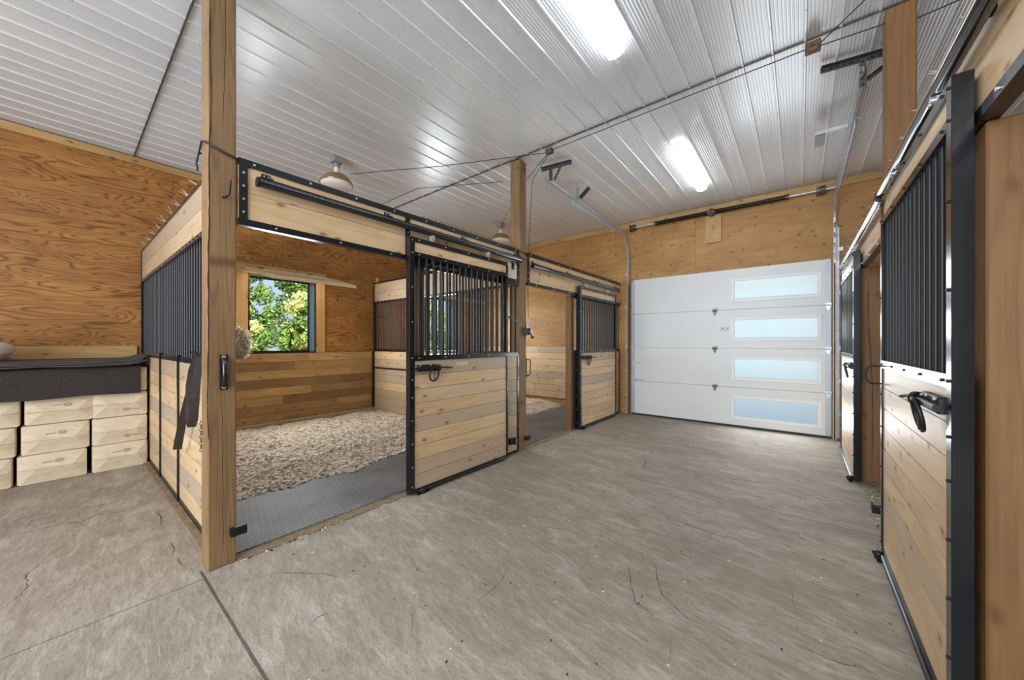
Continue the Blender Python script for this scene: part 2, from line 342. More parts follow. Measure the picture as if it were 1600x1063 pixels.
for ci in range(26):
    x, y = RC.uniform(-5.3, -2.9), RC.uniform(-1.2, .4); a = RC.gauss(1.4, .4); L = RC.uniform(.06, .3)
    CR.append([(x, y), (x+math.cos(a)*L*.5, y+math.sin(a)*L*.5), (x+math.cos(a)*L, y+math.sin(a)*L)])
for ci, cr in enumerate(CR):
    pts = []
    for (xa, ya), (xb, yb) in zip(cr, cr[1:]):
        k = max(2, int(math.hypot(xb-xa, yb-ya)/.018))
        for i in range(k): t_ = i/k; pts.append((xa+(xb-xa)*t_+RC.gauss(0, .0022), ya+(yb-ya)*t_+RC.gauss(0, .0022)))
    w0 = (.0013 if ci < 24 else .0006)*max(1., math.hypot(*cr[0])); m = len(pts); vs = []
    for i, (x, y) in enumerate(pts):
        x2, y2 = pts[min(i+1, m-1)]; x1, y1 = pts[max(i-1, 0)]; l = math.hypot(x2-x1, y2-y1) or 1; w = w0*(math.sin(math.pi*(i+.3)/m)**.6)*RC.uniform(.35, 1.2)
        vs += [(x-(y2-y1)/l*w, y+(x2-x1)/l*w, .0006), (x+(y2-y1)/l*w, y-(x2-x1)/l*w, .0006)]
    b.add(vs, [(2*i, 2*i+1, 2*i+3, 2*i+2) for i in range(m-1)], 1)
b.build('floor', ['concrete', 'crack'], kind='structure')
b = MB(); b.box(-40, XL-.2, -30, 40, -.2, -.05); b.build('ground_grass', 'grass', kind='structure')
b = MB(); b.box(XL-.2, 30, YF+.2, 40, -.2, -.05); b.build('ground_gravel', 'gravel', kind='structure')
# ribbed liner panels: one swept profile
b = MB(); P = []; pitch = .197; x = XL-(XL-.02) % pitch-pitch if False else XL-((XL-.02) % pitch)
while x < XR:
    P += [(x, 0), (x+.007, .012), (x+.017, .012), (x+.024, 0)]
    u = x+.024; k = 8; w = (pitch-.024)/k
    for i in range(k): P += [(u+w*(i+.25), 0), (u+w*(i+.4), .0022), (u+w*(i+.65), .0022), (u+w*(i+.8), 0)]
    x += pitch
P = [(max(XL, min(px, XR)), h) for px, h in P]
ys = [YN, .535, 3.45, YF]
vs = []; fs = []
for j, yy in enumerate(ys): vs += [(px, yy, ZC-h) for px, h in P]
n = len(P)
for j in range(3):
    for i in range(n-1): fs.append((j*n+i, j*n+n+i, j*n+n+i+1, j*n+i+1)[::-1])
b.add(vs, fs); b.box(XL, XR, YN, YF, ZC+.01, ZC+.1)
xx = XL-((XL-.02) % pitch)+pitch*2; q = 0
while xx < XR:
    for k in range(17): b.add([(xx+.012+.0045*math.cos(a), YN+.3+.62*k+(q % 2)*.02+.0045*math.sin(a), ZC-.0135) for a in [i*math.pi/3 for i in range(6)]], [(5, 4, 3, 2, 1, 0)], 1)
    xx += pitch; q += 1
b.build('ceiling', ['ceil', 'darkgalv'], kind='structure')
b = MB()
for yy in (.535, 3.45): b.box(XL, XR, yy-.005, yy+.005, ZC-.0145, ZC+.005, 'x')
b.build('trim_1', 'darkgalv', kind='structure')
# plywood sheets helper
def sheets(b, axis, c0, c1, a0, a1, z0, z1, hole=None, mi=0, sw=2.44, sh=1.22):
    a = a0
    while a < a1-.01:
        a_ = min(a+sw, a1); z = z0
        while z < z1-.01:
            z_ = min(z+sh, z1); rects = [(a+.0015, a_-.0015, z+.0015, z_-.0015)]
            for h in (hole or []):
                out = []
                for (p, q, r, s_) in rects:
                    if q <= h[0] or p >= h[1] or s_ <= h[2] or r >= h[3]: out.append((p, q, r, s_)); continue
                    if p < h[0]: out.append((p, h[0], r, s_))
                    if q > h[1]: out.append((h[1], q, r, s_))
                    m0, m1 = max(p, h[0]), min(q, h[1])
                    if r < h[2]: out.append((m0, m1, r, h[2]))
                    if s_ > h[3]: out.append((m0, m1, h[3], s_))
                rects = out
            st = random.getstate(); sd = random.random()
            for (p, q, r, s_) in rects:
                random.seed(sd)
                if axis == 'x': b.box(c0, c1, p, q, r, s_, 'y', mi)
                else: b.box(p, q, c0, c1, r, s_, 'x', mi)
            random.setstate(st); random.random(); z = z_
        a = a_
def planks(b, axis, c0, c1, a0, a1, z0, z1, h=.135, hole=None, mi=0, maxl=2.2, gap=.0018):
    nz = max(1, round((z1-z0)/h)); h = (z1-z0)/nz
    for i in range(nz):
        r, s_ = z0+i*h+gap, z0+(i+1)*h-gap; a = a0; first = True
        while a < a1-.01:
            a_ = min(a+random.uniform(.5 if first else 1.2, maxl), a1) if maxl < 50 else a1
            if a1-a_ < .25: a_ = a1
            first = False
            if axis == 'x': b.box(c0, c1, a+gap*.3, a_-gap*.3, r, s_, 'y', mi)
            else: b.box(a+gap*.3, a_-gap*.3, c0, c1, r, s_, 'x', mi)
            a = a_
WIN = [(1.685, 2.602, 1.165, 2.33), (4.80, 5.717, 1.165, 2.33)]
b = MB(); sheets(b, 'x', XL-.02, XL, YN, YF, 1.16, ZC, hole=WIN, sh=1.3); sheets(b, 'x', XL-.2, XL-.021, YN, YF, -.1, ZC, hole=WIN, sh=4)
b.build('wall_left', ['ply'], kind='structure')
b = MB(); planks(b, 'x', XL, XL+.022, .64, 3.6, .12, 1.16); planks(b, 'x', XL, XL+.022, 3.68, YF, .12, 1.16)
b.build('trim_2', ['pinewall'], kind='structure')
b = MB(); b.box(XL, XL+.07, .64, YF, 0, .125, ch=.01); b.build('baseboard_left', 'curb', kind='structure')
b = MB(); b.box(XL, XL+.025, YN, .56, 1.15, 1.285); b.box(XL, XL+.025, YN, YF, 3.47, ZC-.017); b.build('trim_3', 'pinetrim', kind='structure')
GX0, GX1, GZ = -2.44, .34, 2.44
b = MB(); sheets(b, 'y', YF, YF+.02, XL, XR, 1.24, ZC, hole=[(GX0, GX1, 0, GZ)]); sheets(b, 'y', YF+.021, YF+.16, XL, XR, -.1, ZC, hole=[(GX0, GX1, -.1, GZ)], sh=4)
b.build('wall_far', ['plyend'], kind='structure')
b = MB(); planks(b, 'y', YF-.022, YF, XL+.03, -2.82, .14, 1.24); b.build('trim_4', ['pine'], kind='structure')
b = MB(); planks(b, 'y', YF-.02, YF, GX1, XR, .0, 1.24, h=.62, maxl=99); planks(b, 'y', YF-.02, YF, -2.6, GX0, .0, 1.24, h=.62, maxl=99); b.build('trim_5', ['plyend'], kind='structure')
b = MB(); b.box(XL, XR, YF-.025, YF, 3.46, ZC-.017, 'x'); b.build('trim_6', 'pinetrim', kind='structure')
b = MB(); sheets(b, 'x', XR, XR+.15, YN, YF, 0, ZC); b.build('wall_right', 'ply', kind='structure')
b = MB(); sheets(b, 'y', YN-.15, YN, XL, XR, 0, ZC, hole=[(-3.3, 1.1, 0, 3.5)]); b.build('wall_near', 'ply', kind='structure')
# stall windows: frame, blue-grey reveal, pine casing
for i, (y0, y1, z0, z1) in enumerate(WIN):
    b = MB(); x0, x1 = XL-.2, XL+.005
    for a in ((y0-.004, y0+.012, z0, z1), (y1-.012, y1+.004, z0, z1), (y0, y1, z0-.004, z0+.012), (y0, y1, z1-.012, z1+.004)): b.box(XL-.018, x1+.012, *a, mi=0)
    for a in ((y0, y0+.008, z0, z1), (y1-.008, y1, z0, z1), (y0, y1, z0, z0+.008), (y0, y1, z1-.008, z1)): b.box(x0, XL-.018, *a, mi=1)
    for a in ((y0, y0+.03, z0, z1), (y1-.03, y1, z0, z1), (y0, y1, z0, z0+.03), (y0, y1, z1-.03, z1)): b.box(x0-.02, x0+.0, *a, mi=0)
    w = b.build('window_%d' % (i+1), ['black', 'bluegrey', 'wframe'], kind='structure')
    b = MB(); b.box(XL, XL+.03, y1+.012, y1+.15, z0-.0, z1, 'z'); b.box(XL, XL+.03, y0-.15, y0-.012, z0, z1, 'z'); b.box(XL, XL+.035, y0-.17, y1+.17, z1+.005, z1+.14, 'y')
    b.build('window_casing', 'pinetrim', w)
# awning shutter hinged over the first window
def shutter(y0, y1, label):
    T = thing('window_shutter', label, 'shutter', (XL+.04, (y0+y1)/2, 2.36)); o = T.location
    R = Matrix.Translation((XL+.05, 0, 2.395)) @ Matrix.Rotation(math.radians(13), 4, 'Y')
    b = MB(o); b.box(0, 1.13, y0, y1, -.018, .0, 'y', rot=R); b.build('panel', 'palepine', T)
    b = MB(o)
    for a in ((0, 1.13, y0, y0+.09), (0, 1.13, y1-.09, y1), (0, .09, y0+.09, y1-.09), (1.04, 1.13, y0+.09, y1-.09)): b.box(*a, .0, .03, 'x', rot=R)
    b.build('frame', 'palepine', T)
    for yy in (y0+.2, y1-.2):
        b = MB(o); b.box(-.03, .1, yy-.02, yy+.02, .03, .036, rot=R); b.tube([(XL+.04, yy-.035, 2.43), (XL+.04, yy+.035, 2.43)], .008); b.build('hinge', 'blackrough', T)
shutter(1.62, 2.70, 'pine awning shutter held up level over the window beyond the nearest stall')
shutter(4.74, 5.79, 'pine awning shutter over the window of the farther stall')
# ------------------------------------------------------------------ timber posts
def post(x0, x1, y0, y1, z1, label, m='post', group=None, cracks=()):
    b = MB(((x0+x1)/2, (y0+y1)/2, 0)); b.box(x0, x1, y0, y1, 0, z1, 'z', ch=.006)
    for cpts, wd, nx in cracks:
        cpts = [Vector(p) for p in cpts]; fine_ = []
        for p, q in zip(cpts, cpts[1:]): fine_ += [p.lerp(q, i/6) for i in range(6)]
        vs = []
        for i, p in enumerate(fine_): w = wd*random.uniform(.5, 1.2)*min(1, .2+i*.3, .2+(len(fine_)-i)*.3); j_ = random.gauss(0, .0012); vs += [p+Vector((0, j_-w, 0)), p+Vector((0, j_+w, 0))] if nx else [p+Vector((j_-w, 0, 0)), p+Vector((j_+w, 0, 0))]
        b.add(vs, [(2*i, 2*i+1, 2*i+3, 2*i+2) for i in range(len(fine_)-1)], 1)
    return one('timber_post', b, [m, 'split'], label, 'post', group)
ZP = ZC-.018; PXF = -2.6545
FPC = (([(PXF, .533, 3.3), (PXF, .531, 3.04), (PXF, .538, 2.75), (PXF, .526, 2.37), (PXF, .529, 2.08), (PXF, .523, 1.75), (PXF, .526, 1.45), (PXF, .52, 1.01), (PXF, .524, .72)], .0035, True),
       ([(PXF, .598, 3.5), (PXF, .603, 3.12), (PXF, .595, 2.89), (PXF, .592, 2.55)], .0012, True), ([(PXF, .585, 1.02), (PXF, .59, .7), (PXF, .588, .3), (PXF, .592, .1)], .0012, True))
RPC = (([(.509, 4.7845, 1.92), (.505, 4.7845, 1.66), (.518, 4.7845, 1.3), (.535, 4.7845, .93), (.539, 4.7845, .1)], .003, False),)
post(-2.80, -2.655, .52, .655, ZP, 'square timber post in the left foreground with a black grab handle', cracks=FPC)
post(-2.80, -2.655, 3.462, 3.60, ZP, 'tall timber post between the two left stalls carrying the hand winch')
post(-2.80, -2.70, 1.975, 2.085, 2.04, 'short pine jamb post behind the bars of the nearest left sliding door')
post(-2.80, -2.705, 4.80, 4.905, 2.04, 'brown pine jamb post beside the farther left stall doorway')
post(.45, .59, 3.44, 3.58, ZP, 'tall brown timber post rising to the ceiling behind the right stall doors', 'postdark')
post(.472, .61, 1.87, 2.0, 2.04, 'brown timber post at the extreme right edge, beside the nearest black door edge', 'postdark')
post(.455, .60, 4.785, 4.92, 2.04, 'cracked brown timber post seen between the two right sliding doors', 'postdark', cracks=RPC)
post(.472, .61, .5, .64, ZP, 'timber post of the right stalls beside the viewer', 'postdark')
# ------------------------------------------------------------------ stall fronts
def bars(T, o, pts, z0, z1, r=.0105, name='bar'):
    me = None
    for (x, y) in pts:
        if me is None:
            b = MB(); b.tube([(0, 0, z0), (0, 0, z1)], r, 8); ob = b.build(name, 'barblack', T); me = ob
        else: ob = me.copy(); COL.objects.link(ob)
        ob.parent = T; ob.location = (x-o[0], y-o[1], 0)
def header(X, sx, y0, y1, label, splits=(), plate=None):
    o = (X, (y0+y1)/2, 2.04); T = thing('stall_header', label, 'beam', o, 'board headers over the stall fronts')
    xi, xo = X-sx*.04, X
    b = MB(o); b.box(xi, xo, y0, y1, 2.08, 2.243, 'y', tone=.2); b.build('header_board', 'pine', T)
    b = MB(o); b.box(xi, xo, y0, y1, 2.246, 2.405, 'y', tone=.1); b.build('header_board', 'pine', T)
    n = (sx, 0, 0); xf = X+sx*.009
    b = MB(o); b.box(xi, xf, y0, y1, 2.04, 2.08); b.bolts([(xf, y0+.2+.42*i, 2.06) for i in range(int((y1-y0-.2)/.42)+1)], n); b.build('lower_rail', ['black', 'bolt'], T)
    b = MB(o); b.box(xi, xf, y0, y1, 2.405, 2.447); b.bolts([(xf, y0+.08+.33*i, 2.425) for i in range(int((y1-y0-.1)/.33)+1)], n)
    for i in range(int((y1-y0)/.31)): b.tube([(xi+sx*.02, y0+.15+.31*i, 2.44), (xi+sx*.02, y0+.15+.31*i, 2.46)], .008, 8, 1)
    b.build('upper_rail', ['black', 'bolt'], T)
    for s_ in splits:
        b = MB(o); b.box(X, xf, s_-.022, s_+.022, 2.08, 2.405, 'z'); b.bolts([(xf, s_, z) for z in (2.12, 2.2, 2.28, 2.36)], n); b.build('end_strap', ['black', 'bolt'], T)
    if plate:
        b = MB(o); b.box(X, X+sx*.006, plate[0], plate[1], 2.082, 2.26, 'y'); b.build('white_plate', 'whiteboard', T)
        b = MB(o); b.box(X+sx*.006, X+sx*.02, plate[0]+.1, plate[0]+.135, 2.19, 2.28); b.bolts([(X+sx*.02, plate[0]+.118, 2.21), (X+sx*.02, plate[0]+.118, 2.26)], n); b.build('slotted_bracket', ['black', 'bolt'], T)
    return T
def front(X, sx, y0, y1, label, group=None):
    o = (X, (y0+y1)/2, 0); T = thing('stall_front_panel', label, 'panel', o, group)
    xi, xo = X-sx*.04, X-sx*.002; n = (sx, 0, 0)
    b = MB(o); planks(b, 'x', xi, xo-sx*.006, y0, y1, .03, 1.165, maxl=99); b.build('plank_panel', 'pine', T)
    for z0, z1, nm in ((0.005, .03, 'bottom_rail'), (1.165, 1.21, 'middle_rail'), (2.0, 2.038, 'upper_rail')):
        b = MB(o); b.box(xi, xo, y0, y1, z0, z1); b.build(nm, 'black', T)
    for y in (y0+.01, y1-.01):
        b = MB(o); b.box(xi, xo+sx*.003, y-.014, y+.014, .03, 1.165, 'z'); b.bolts([(xo+sx*.003, y, .1+.2*k) for k in range(6)], n, .005); b.build('edge_strap', ['black', 'bolt' if sx > 0 else 'blackrough'], T)
    k = int((y1-y0)/.085); bars(T, o, [((xi+xo)/2, y0+(y1-y0)*(i+.5)/k) for i in range(k)], 1.205, 2.005)
    return T
def door(X, sx, y0, L, H, label, plate=False, pull=False):
    """sliding stall door hanging in front of the front plane X; sx is the side facing the aisle"""
    xc = X+sx*.04; o = (xc, y0+L/2, .015); T = thing('sliding_stall_door', label, 'door', o)
    xi, xo = xc-sx*.025, xc+sx*.025; y1 = y0+L; n = (sx, 0, 0)
    b = MB(o); planks(b, 'x', xc-sx*.018, xc+sx*.016, y0+.03, y1-.02, .05, 1.165, h=.128, maxl=99); b.build('plank_panel', 'pine', T)
    b = MB(o); b.box(xc-sx*.016, xc+sx*.014, y0+.03, y1-.02, H-.125, H-.04, 'y', tone=.1); b.build('top_board', 'pine', T)
    b = MB(o); b.box(xi, xo, y0, y0+.055, .02, H, 'z', ch=.002); b.bolts([(xo, y0+.028, z) for z in (.08, .25, .45, .65, .85, 1.0, 1.19, 1.5, 1.8, H-.14, H-.03)], n, .006); b.build('stile', ['black', 'bolt' if sx > 0 else 'blackrough'], T)
    b = MB(o); b.box(xi, xo, y1-.03, y1, .02, H, 'z', ch=.002); b.bolts([(xo, y1-.016, z) for z in (.08, .3, .55, .8, 1.0, 1.19, 1.6, H-.14, H-.03)], n, .005); b.build('stile', ['black', 'bolt' if sx > 0 else 'blackrough'], T)
    b = MB(o); b.box(xi, xo+sx*.003, y0+.05, y1-.02, .02, .052); b.tube([(xo+sx*.008, y0+.08, .03), (xo+sx*.008, y1-.04, .03)], .011, 8); b.build('bottom_rail', 'black', T)
    for z0, z1, nm in ((1.165, 1.212, 'middle_rail'), (H-.165, H-.125, 'bar_rail'), (H-.04, H, 'top_rail')):
        b = MB(o); b.box(xi, xo, y0+.05, y1-.02, z0, z1); b.bolts([(xo, y0+.1+.3*i, (z0+z1)/2) for i in range(int((L-.1)/.3)+1)], n, .006); b.build(nm, ['black', 'bolt' if sx > 0 else 'blackrough'], T)
    k = 15; bars(T, o, [(xc+sx*.004, y0+.075+(L-.115)*(i+.5)/k) for i in range(k)], 1.19, H-.15)
    # latch with ring pull
    ly = y0+.1; z = 1.095
    b = MB(o); b.box(xo-sx*.01, xo+sx*.016, ly-.02, ly+.2, z-.028, z+.032, ch=.004); b.tube([(xo+sx*.026, ly-.07, z), (xo+sx*.026, ly+.2, z)], .012, 10)
    b.tube([(xo+sx*.02, ly+.2, z), (xo+sx*.03, ly+.215, z)], .028, 12); b.bolts([(xo+sx*.016, ly, z+.024), (xo+sx*.016, ly+.11, z+.026), (xo+sx*.016, ly+.18, z+.02)], n)
    lt = b.build('latch', ['blackrough', 'bolt'], T)
    b = MB(o); cy, cz = ly+.14, z-.055; b.tube([(xo+sx*(.034+.012*math.sin(a)), cy+.05*math.cos(a), cz+.062*math.sin(a)) for a in [i*math.pi/10 for i in range(20)]], .0075, 8, closed=True)
    b.tube([(xo+sx*.034, cy, cz+.06), (xo+sx*.03, cy+.004, cz-.06)], .004, 6); b.build('latch_ring', 'blackrough', lt)
    b = MB(o); b.tube([(xo+sx*.03, ly+.2, z), (xo+sx*.04, ly+.29, z+.001), (xo+sx*.05, ly+.34, z-.008)], .0065, 8); b.build('latch_pin', 'blackrough', lt)
    if plate: b = MB(o); b.box(xo-sx*.01, xo-sx*.004, y0+.54, y0+.7, 1.095, 1.135); b.bolts([(xo-sx*.004, y0+.55, 1.115), (xo-sx*.004, y0+.69, 1.115)], n, .003); b.build('name_plate', ['plate', 'blackrough'], T)
    if pull:
        b = MB(o); zt, zb = 1.175, 1.065
        b.tube([(xo, y1-.02, zt), (xo+sx*.04, y1-.02, zt)]+[(xo+sx*(.04+.03*math.sin(a)), y1-.02, (zt+zb)/2+(zt-zb)/2*math.cos(a)) for a in [i*math.pi/8 for i in range(1, 8)]]+[(xo+sx*.04, y1-.02, zb), (xo, y1-.02, zb)], .0055, 8); b.build('pull_handle', 'blackrough', T)
    for ry in (y0+.26, y1-.32):
        b = MB(o); b.box(xc-.01, xc+.01, ry-.02, ry+.02, H-.005, H+.055); b.tube([(xc-sx*.01, ry, H+.045), (xc+sx*.024, ry, H+.045)], .018, 12, 1); b.bolts([(xc+sx*.022, ry, H+.03)], n, .01); b.build('hanger_roller', ['galv', 'bolt'], T)
    return T
def track(X, sx, y0, y1, z, label):
    xc = X+sx*.045; o = (xc, (y0+y1)/2, z); b = MB(o)
    T = thing('door_track', label, 'track', o, 'tube tracks of the sliding stall doors')
    b.tube([(xc, y0, z), (xc, y1, z)], .027, 20); b.build('tube_rail', 'tracktube', T)
    b = MB(o); b.box(xc-.012, xc+.012, y0-.002, y1, z+.024, z+.032); b.build('top_flange', 'black', T)
    k = max(2, int((y1-y0)/.7))
    for i in range(k+1):
        yy = y0+.05+(y1-y0-.1)*i/k; b = MB(o); b.box(X-sx*.0, xc+sx*.01, yy-.025, yy+.025, z+.026, z+.04); b.box(X, X+sx*.008, yy-.025, yy+.025, z+.026, z+.075)
        b.bolts([(X+sx*.008, yy-.012, z+.06), (X+sx*.008, yy+.012, z+.06)], (sx, 0, 0), .005); b.build('track_bracket', ['blackrough', 'bolt'], T)
    for yy, d in ((y0, -1), (y1, 1)):
        b = MB(o); b.tube([(xc, yy, z), (xc, yy+d*.012, z)], .03, 20); b.build('end_cap', 'blackrough', T)
XA, XB = -2.66, .46
header(XA, 1, .665, 3.452, 'board header with black rails over the nearest left stall', (.69, 1.87, 3.43), (3.21, 3.41))
header(XA, 1, 3.62, 6.60, 'board header with black rails over the farther left stall', (3.645,))
header(XB, -1, .66, 3.43, 'board header over the nearest right stall, running out at top right', ())
header(XB, -1, 3.60, 6.60, 'board header over the farther right stall', (3.62,))
front(XA, 1, 1.90, 3.455, 'plank and bar front panel behind the nearest left sliding door')
front(XA, 1, 4.89, 6.60, 'plank and bar front panel behind the farther left sliding door')
front(XB, -1, 2.03, 3.42, 'plank and bar front panel behind the nearest right sliding door')
front(XB, -1, 4.94, 6.60, 'plank and bar front panel behind the farther right sliding door')
door(XA, 1, 1.845, 1.33, 2.235, 'open sliding stall door with brass name plate, nearest on the left', plate=True)
door(XA, 1, 4.885, 1.375, 2.185, 'sliding stall door on the left beside the white overhead door')
door(XB, -1, 1.855, 1.35, 2.215, 'sliding stall door in the right foreground with pale weathered planks', pull=True)
door(XB, -1, 4.66, 1.40, 2.19, 'sliding stall door at far right beyond the cracked brown post')
track(XA, 1, .76, 3.44, 2.315, 'long black tube track over the nearest left stall')
track(XA, 1, 3.69, 6.42, 2.285, 'black tube track over the farther left stall')
track(XB, -1, .2, 3.33, 2.30, 'shiny tube track running out of the top right corner')
track(XB, -1, 3.37, 6.2, 2.275, 'shiny tube track over the farther right door')
# ------------------------------------------------------------------ partitions running across
def partition(Y, x0, x1, label, side=-1, straps=(), maxl=99, mid=None, ztop=2.44):
    o = ((x0+x1)/2, Y, 0); T = thing('stall_partition', label, 'partition', o)
    y0, y1 = Y-.02, Y+.02
    b = MB(o); planks(b, 'y', y0, y1, x0, x1, .05, 1.165, maxl=maxl); b.build('plank_panel', 'pine', T)
    b = MB(o); planks(b, 'y', y0, y1, x0, x1, 2.085, 2.415, h=.165, maxl=99); b.build('header_board', 'pine', T)
    for z0, z1, nm in ((0.005, .05, 'bottom_rail'), (1.165, 1.205, 'middle_rail'), (2.05, 2.085, 'upper_rail'), (2.415, 2.44, 'top_rail')):
        b = MB(o); b.box(x0, x1, y0-.006, y1+.006, z0, z1, 'x')
        if nm == 'upper_rail': b.bolts([(x0+.1+.12*i, y0-.006, 2.065) for i in range(int((x1-x0-.1)/.12))], (0, -1, 0), .006)
        b.build(nm, ['black', 'bolt'], T)
    for xx in straps: b = MB(o); b.box(xx-.013, xx+.013, y0-.014, y1+.002, .0, 1.22, 'z'); b.build('steel_strap', 'black', T)
    if mid: b = MB(o); b.box(x0, x1, y0-.008, y1+.008, mid-.014, mid+.014, 'x'); b.build('chew_guard', 'black', T)
    k = int((x1-x0)/.085); bars(T, o, [(x0+(x1-x0)*(i+.5)/k, Y) for i in range(k)], 1.2, 2.055)
    for xx in (x0+.013, x1-.013): b = MB(o); b.box(xx-.013, xx+.013, y0-.008, y1+.008, .05, 2.42, 'z'); b.build('end_strap', 'black', T)
    return T
partition(.62, XL+.03, -2.81, 'barred side partition of the nearest left stall, beside the paper bags', straps=(-4.86, -3.99))
partition(3.66, XL+.03, -2.81, 'barred partition between the two left stalls', mid=.86)
partition(3.50, .61, XR-.02, 'barred partition between the two right stalls')
b = MB((-4.4, .57, 0)); b.box(-6.2, -2.81, .545, .592, 0, .02, 'x'); one('floor_sill', b, 'dirt', 'brown timber sill on the floor along the side partition', 'sill')
# ------------------------------------------------------------------ stall floors
def matfloor(x0, x1, y0, y1, label):
    b = MB(((x0+x1)/2, (y0+y1)/2, 0)); b.box(x0, x1, y0, y1, 0, .014, 'x', ch=.003); one('rubber_stall_mat', b, 'mat', label, 'mat', 'rubber stall mats')
matfloor(-6.17, -2.735, .66, 3.63, 'grey rubber mat floor of the nearest left stall')
matfloor(-6.17, -2.735, 3.69, 6.61, 'grey rubber mat floor of the farther left stall')
matfloor(.62, 4.08, .66, 3.47, 'rubber mat floor of the nearest right stall')
matfloor(.62, 4.08, 3.53, 6.61, 'rubber mat floor of the farther right stall')
def bedding(edge, y0, y1, x0, nchip, label, hmax=.1):
    def ex(y):
        for (xa, ya), (xb, yb) in zip(edge, edge[1:]):
            if ya <= y <= yb: return xa+(xb-xa)*(y-ya)/(yb-ya)
        return edge[0][0] if y < edge[0][1] else edge[-1][0]
    def hh(x, y):
        e = ex(y)+.06*mnoise.noise(Vector((y*6, 3, 0)))
        d = max(0., min(1., (e-x)/.45)); q = mnoise.noise(Vector((x*2.3, y*2.3, 1)))*.5+mnoise.noise(Vector((x*7, y*7, 4)))*.35+mnoise.noise(Vector((x*19, y*19, 2)))*.2
        return .0125+(d**.7)*hmax*(.62+.6*q) if x < e else .008
    b = MB((x0, y0, 0)); nx, ny = 110, 130; X1 = max(p[0] for p in edge)+.1
    vs = [(x0+(X1-x0)*i/nx, y0+(y1-y0)*j/ny, hh(x0+(X1-x0)*i/nx, y0+(y1-y0)*j/ny)) for j in range(ny+1) for i in range(nx+1)]
    b.add(vs, [(j*(nx+1)+i, j*(nx+1)+i+1, (j+1)*(nx+1)+i+1, (j+1)*(nx+1)+i) for j in range(ny) for i in range(nx)], 0, smooth=True)
    for k in range(nchip):
        y = random.uniform(y0+.02, y1-.02); e = ex(y); x = e+.1-abs(random.gauss(0, 1.))*(e-x0)*.42 if random.random() < .75 else random.uniform(x0+.02, e)
        if x < x0+.02 or x > X1+.3: continue
        z = max(hh(x, y), .0145)+random.uniform(.001, .008); r = random.uniform(.006, .021); a = random.uniform(0, 6.28); w = random.uniform(.14, .45); tl = random.uniform(-.22, .22)
        u = Vector((math.cos(a)*r, math.sin(a)*r, tl*r)); v = Vector((-math.sin(a)*r*w, math.cos(a)*r*w, random.uniform(-.2, .2)*r)); c = Vector((x, y, z+abs(tl)*r*.6))
        b.add([c-u-v, c+u-v, c+u+v+Vector((0, 0, r*.12)), c-u+v], [(0, 1, 2, 3)], 1+random.choice((0, 0, 1, 1, 2, 3)))
    tag(b.build('shavings_bedding', ['bed', 'chip0', 'chip1', 'chip2', 'chip3']), label, 'bedding', kind='stuff')
bedding([(-3.72, .6), (-3.74, 1.03), (-3.67, 1.31), (-3.74, 1.5), (-3.6, 1.85), (-3.72, 2.09), (-3.81, 2.61), (-4.0, 3.7)], .66, 3.62, -6.17, 24000, 'pale wood shavings bedding spread over the mat of the nearest left stall')
bedding([(-3.95, 3.6), (-3.9, 5.3), (-3.85, 5.9), (-4.0, 6.7)], 3.7, 6.6, -6.17, 6000, 'wood shavings bedding in the farther left stall')
# debris line along the thresholds and scattered crumbs on the aisle
b = MB((-2.68, 1.3, 0)); b.box(-2.735, -2.64, .66, 1.87, 0, .007, 'y'); b.box(-2.735, -2.64, 3.61, 4.88, 0, .007, 'y'); b.build('trim_7', 'dirt', kind='structure')
b = MB((-1, 2, 0))
def crumb(x, y, r, mi):
    a = random.uniform(0, 6.28); u = Vector((math.cos(a)*r, math.sin(a)*r, 0)); v = Vector((-math.sin(a)*r*.6, math.cos(a)*r*.6, 0)); c = Vector((x, y, .0015))
    b.add([c-u-v, c+u-v*.6, c+u*.7+v, c-u*.8+v*.7, c+Vector((0, 0, r*.5))], [(0, 1, 4), (1, 2, 4), (2, 3, 4), (3, 0, 4)], mi)
for i in range(420): crumb(random.gauss(-2.665, .014), random.uniform(.67, 1.85), random.uniform(.004, .013), random.choice((0, 0, 1)))
for i in range(90): crumb(random.gauss(-2.665, .02), random.uniform(3.6, 4.85), random.uniform(.004, .011), random.choice((0, 0, 1)))
for i in range(60): crumb(random.gauss(-2.4, .12), random.gauss(3.75, .15), random.uniform(.004, .01), random.choice((0, 0, 1)))
for i in range(330): crumb(random.uniform(-2.6, .35), random.uniform(.3, 6.4), random.uniform(.002, .008), random.choice((0, 1, 1, 1, 0)))
for i in range(90): crumb(random.gauss(.5, .05), random.uniform(3.3, 4.7), random.uniform(.003, .012), random.choice((0, 1)))
tag(b.build('floor_crumbs', ['shaving', 'hole']), 'scattered shavings and dirt crumbs on the concrete aisle', 'debris', kind='stuff')
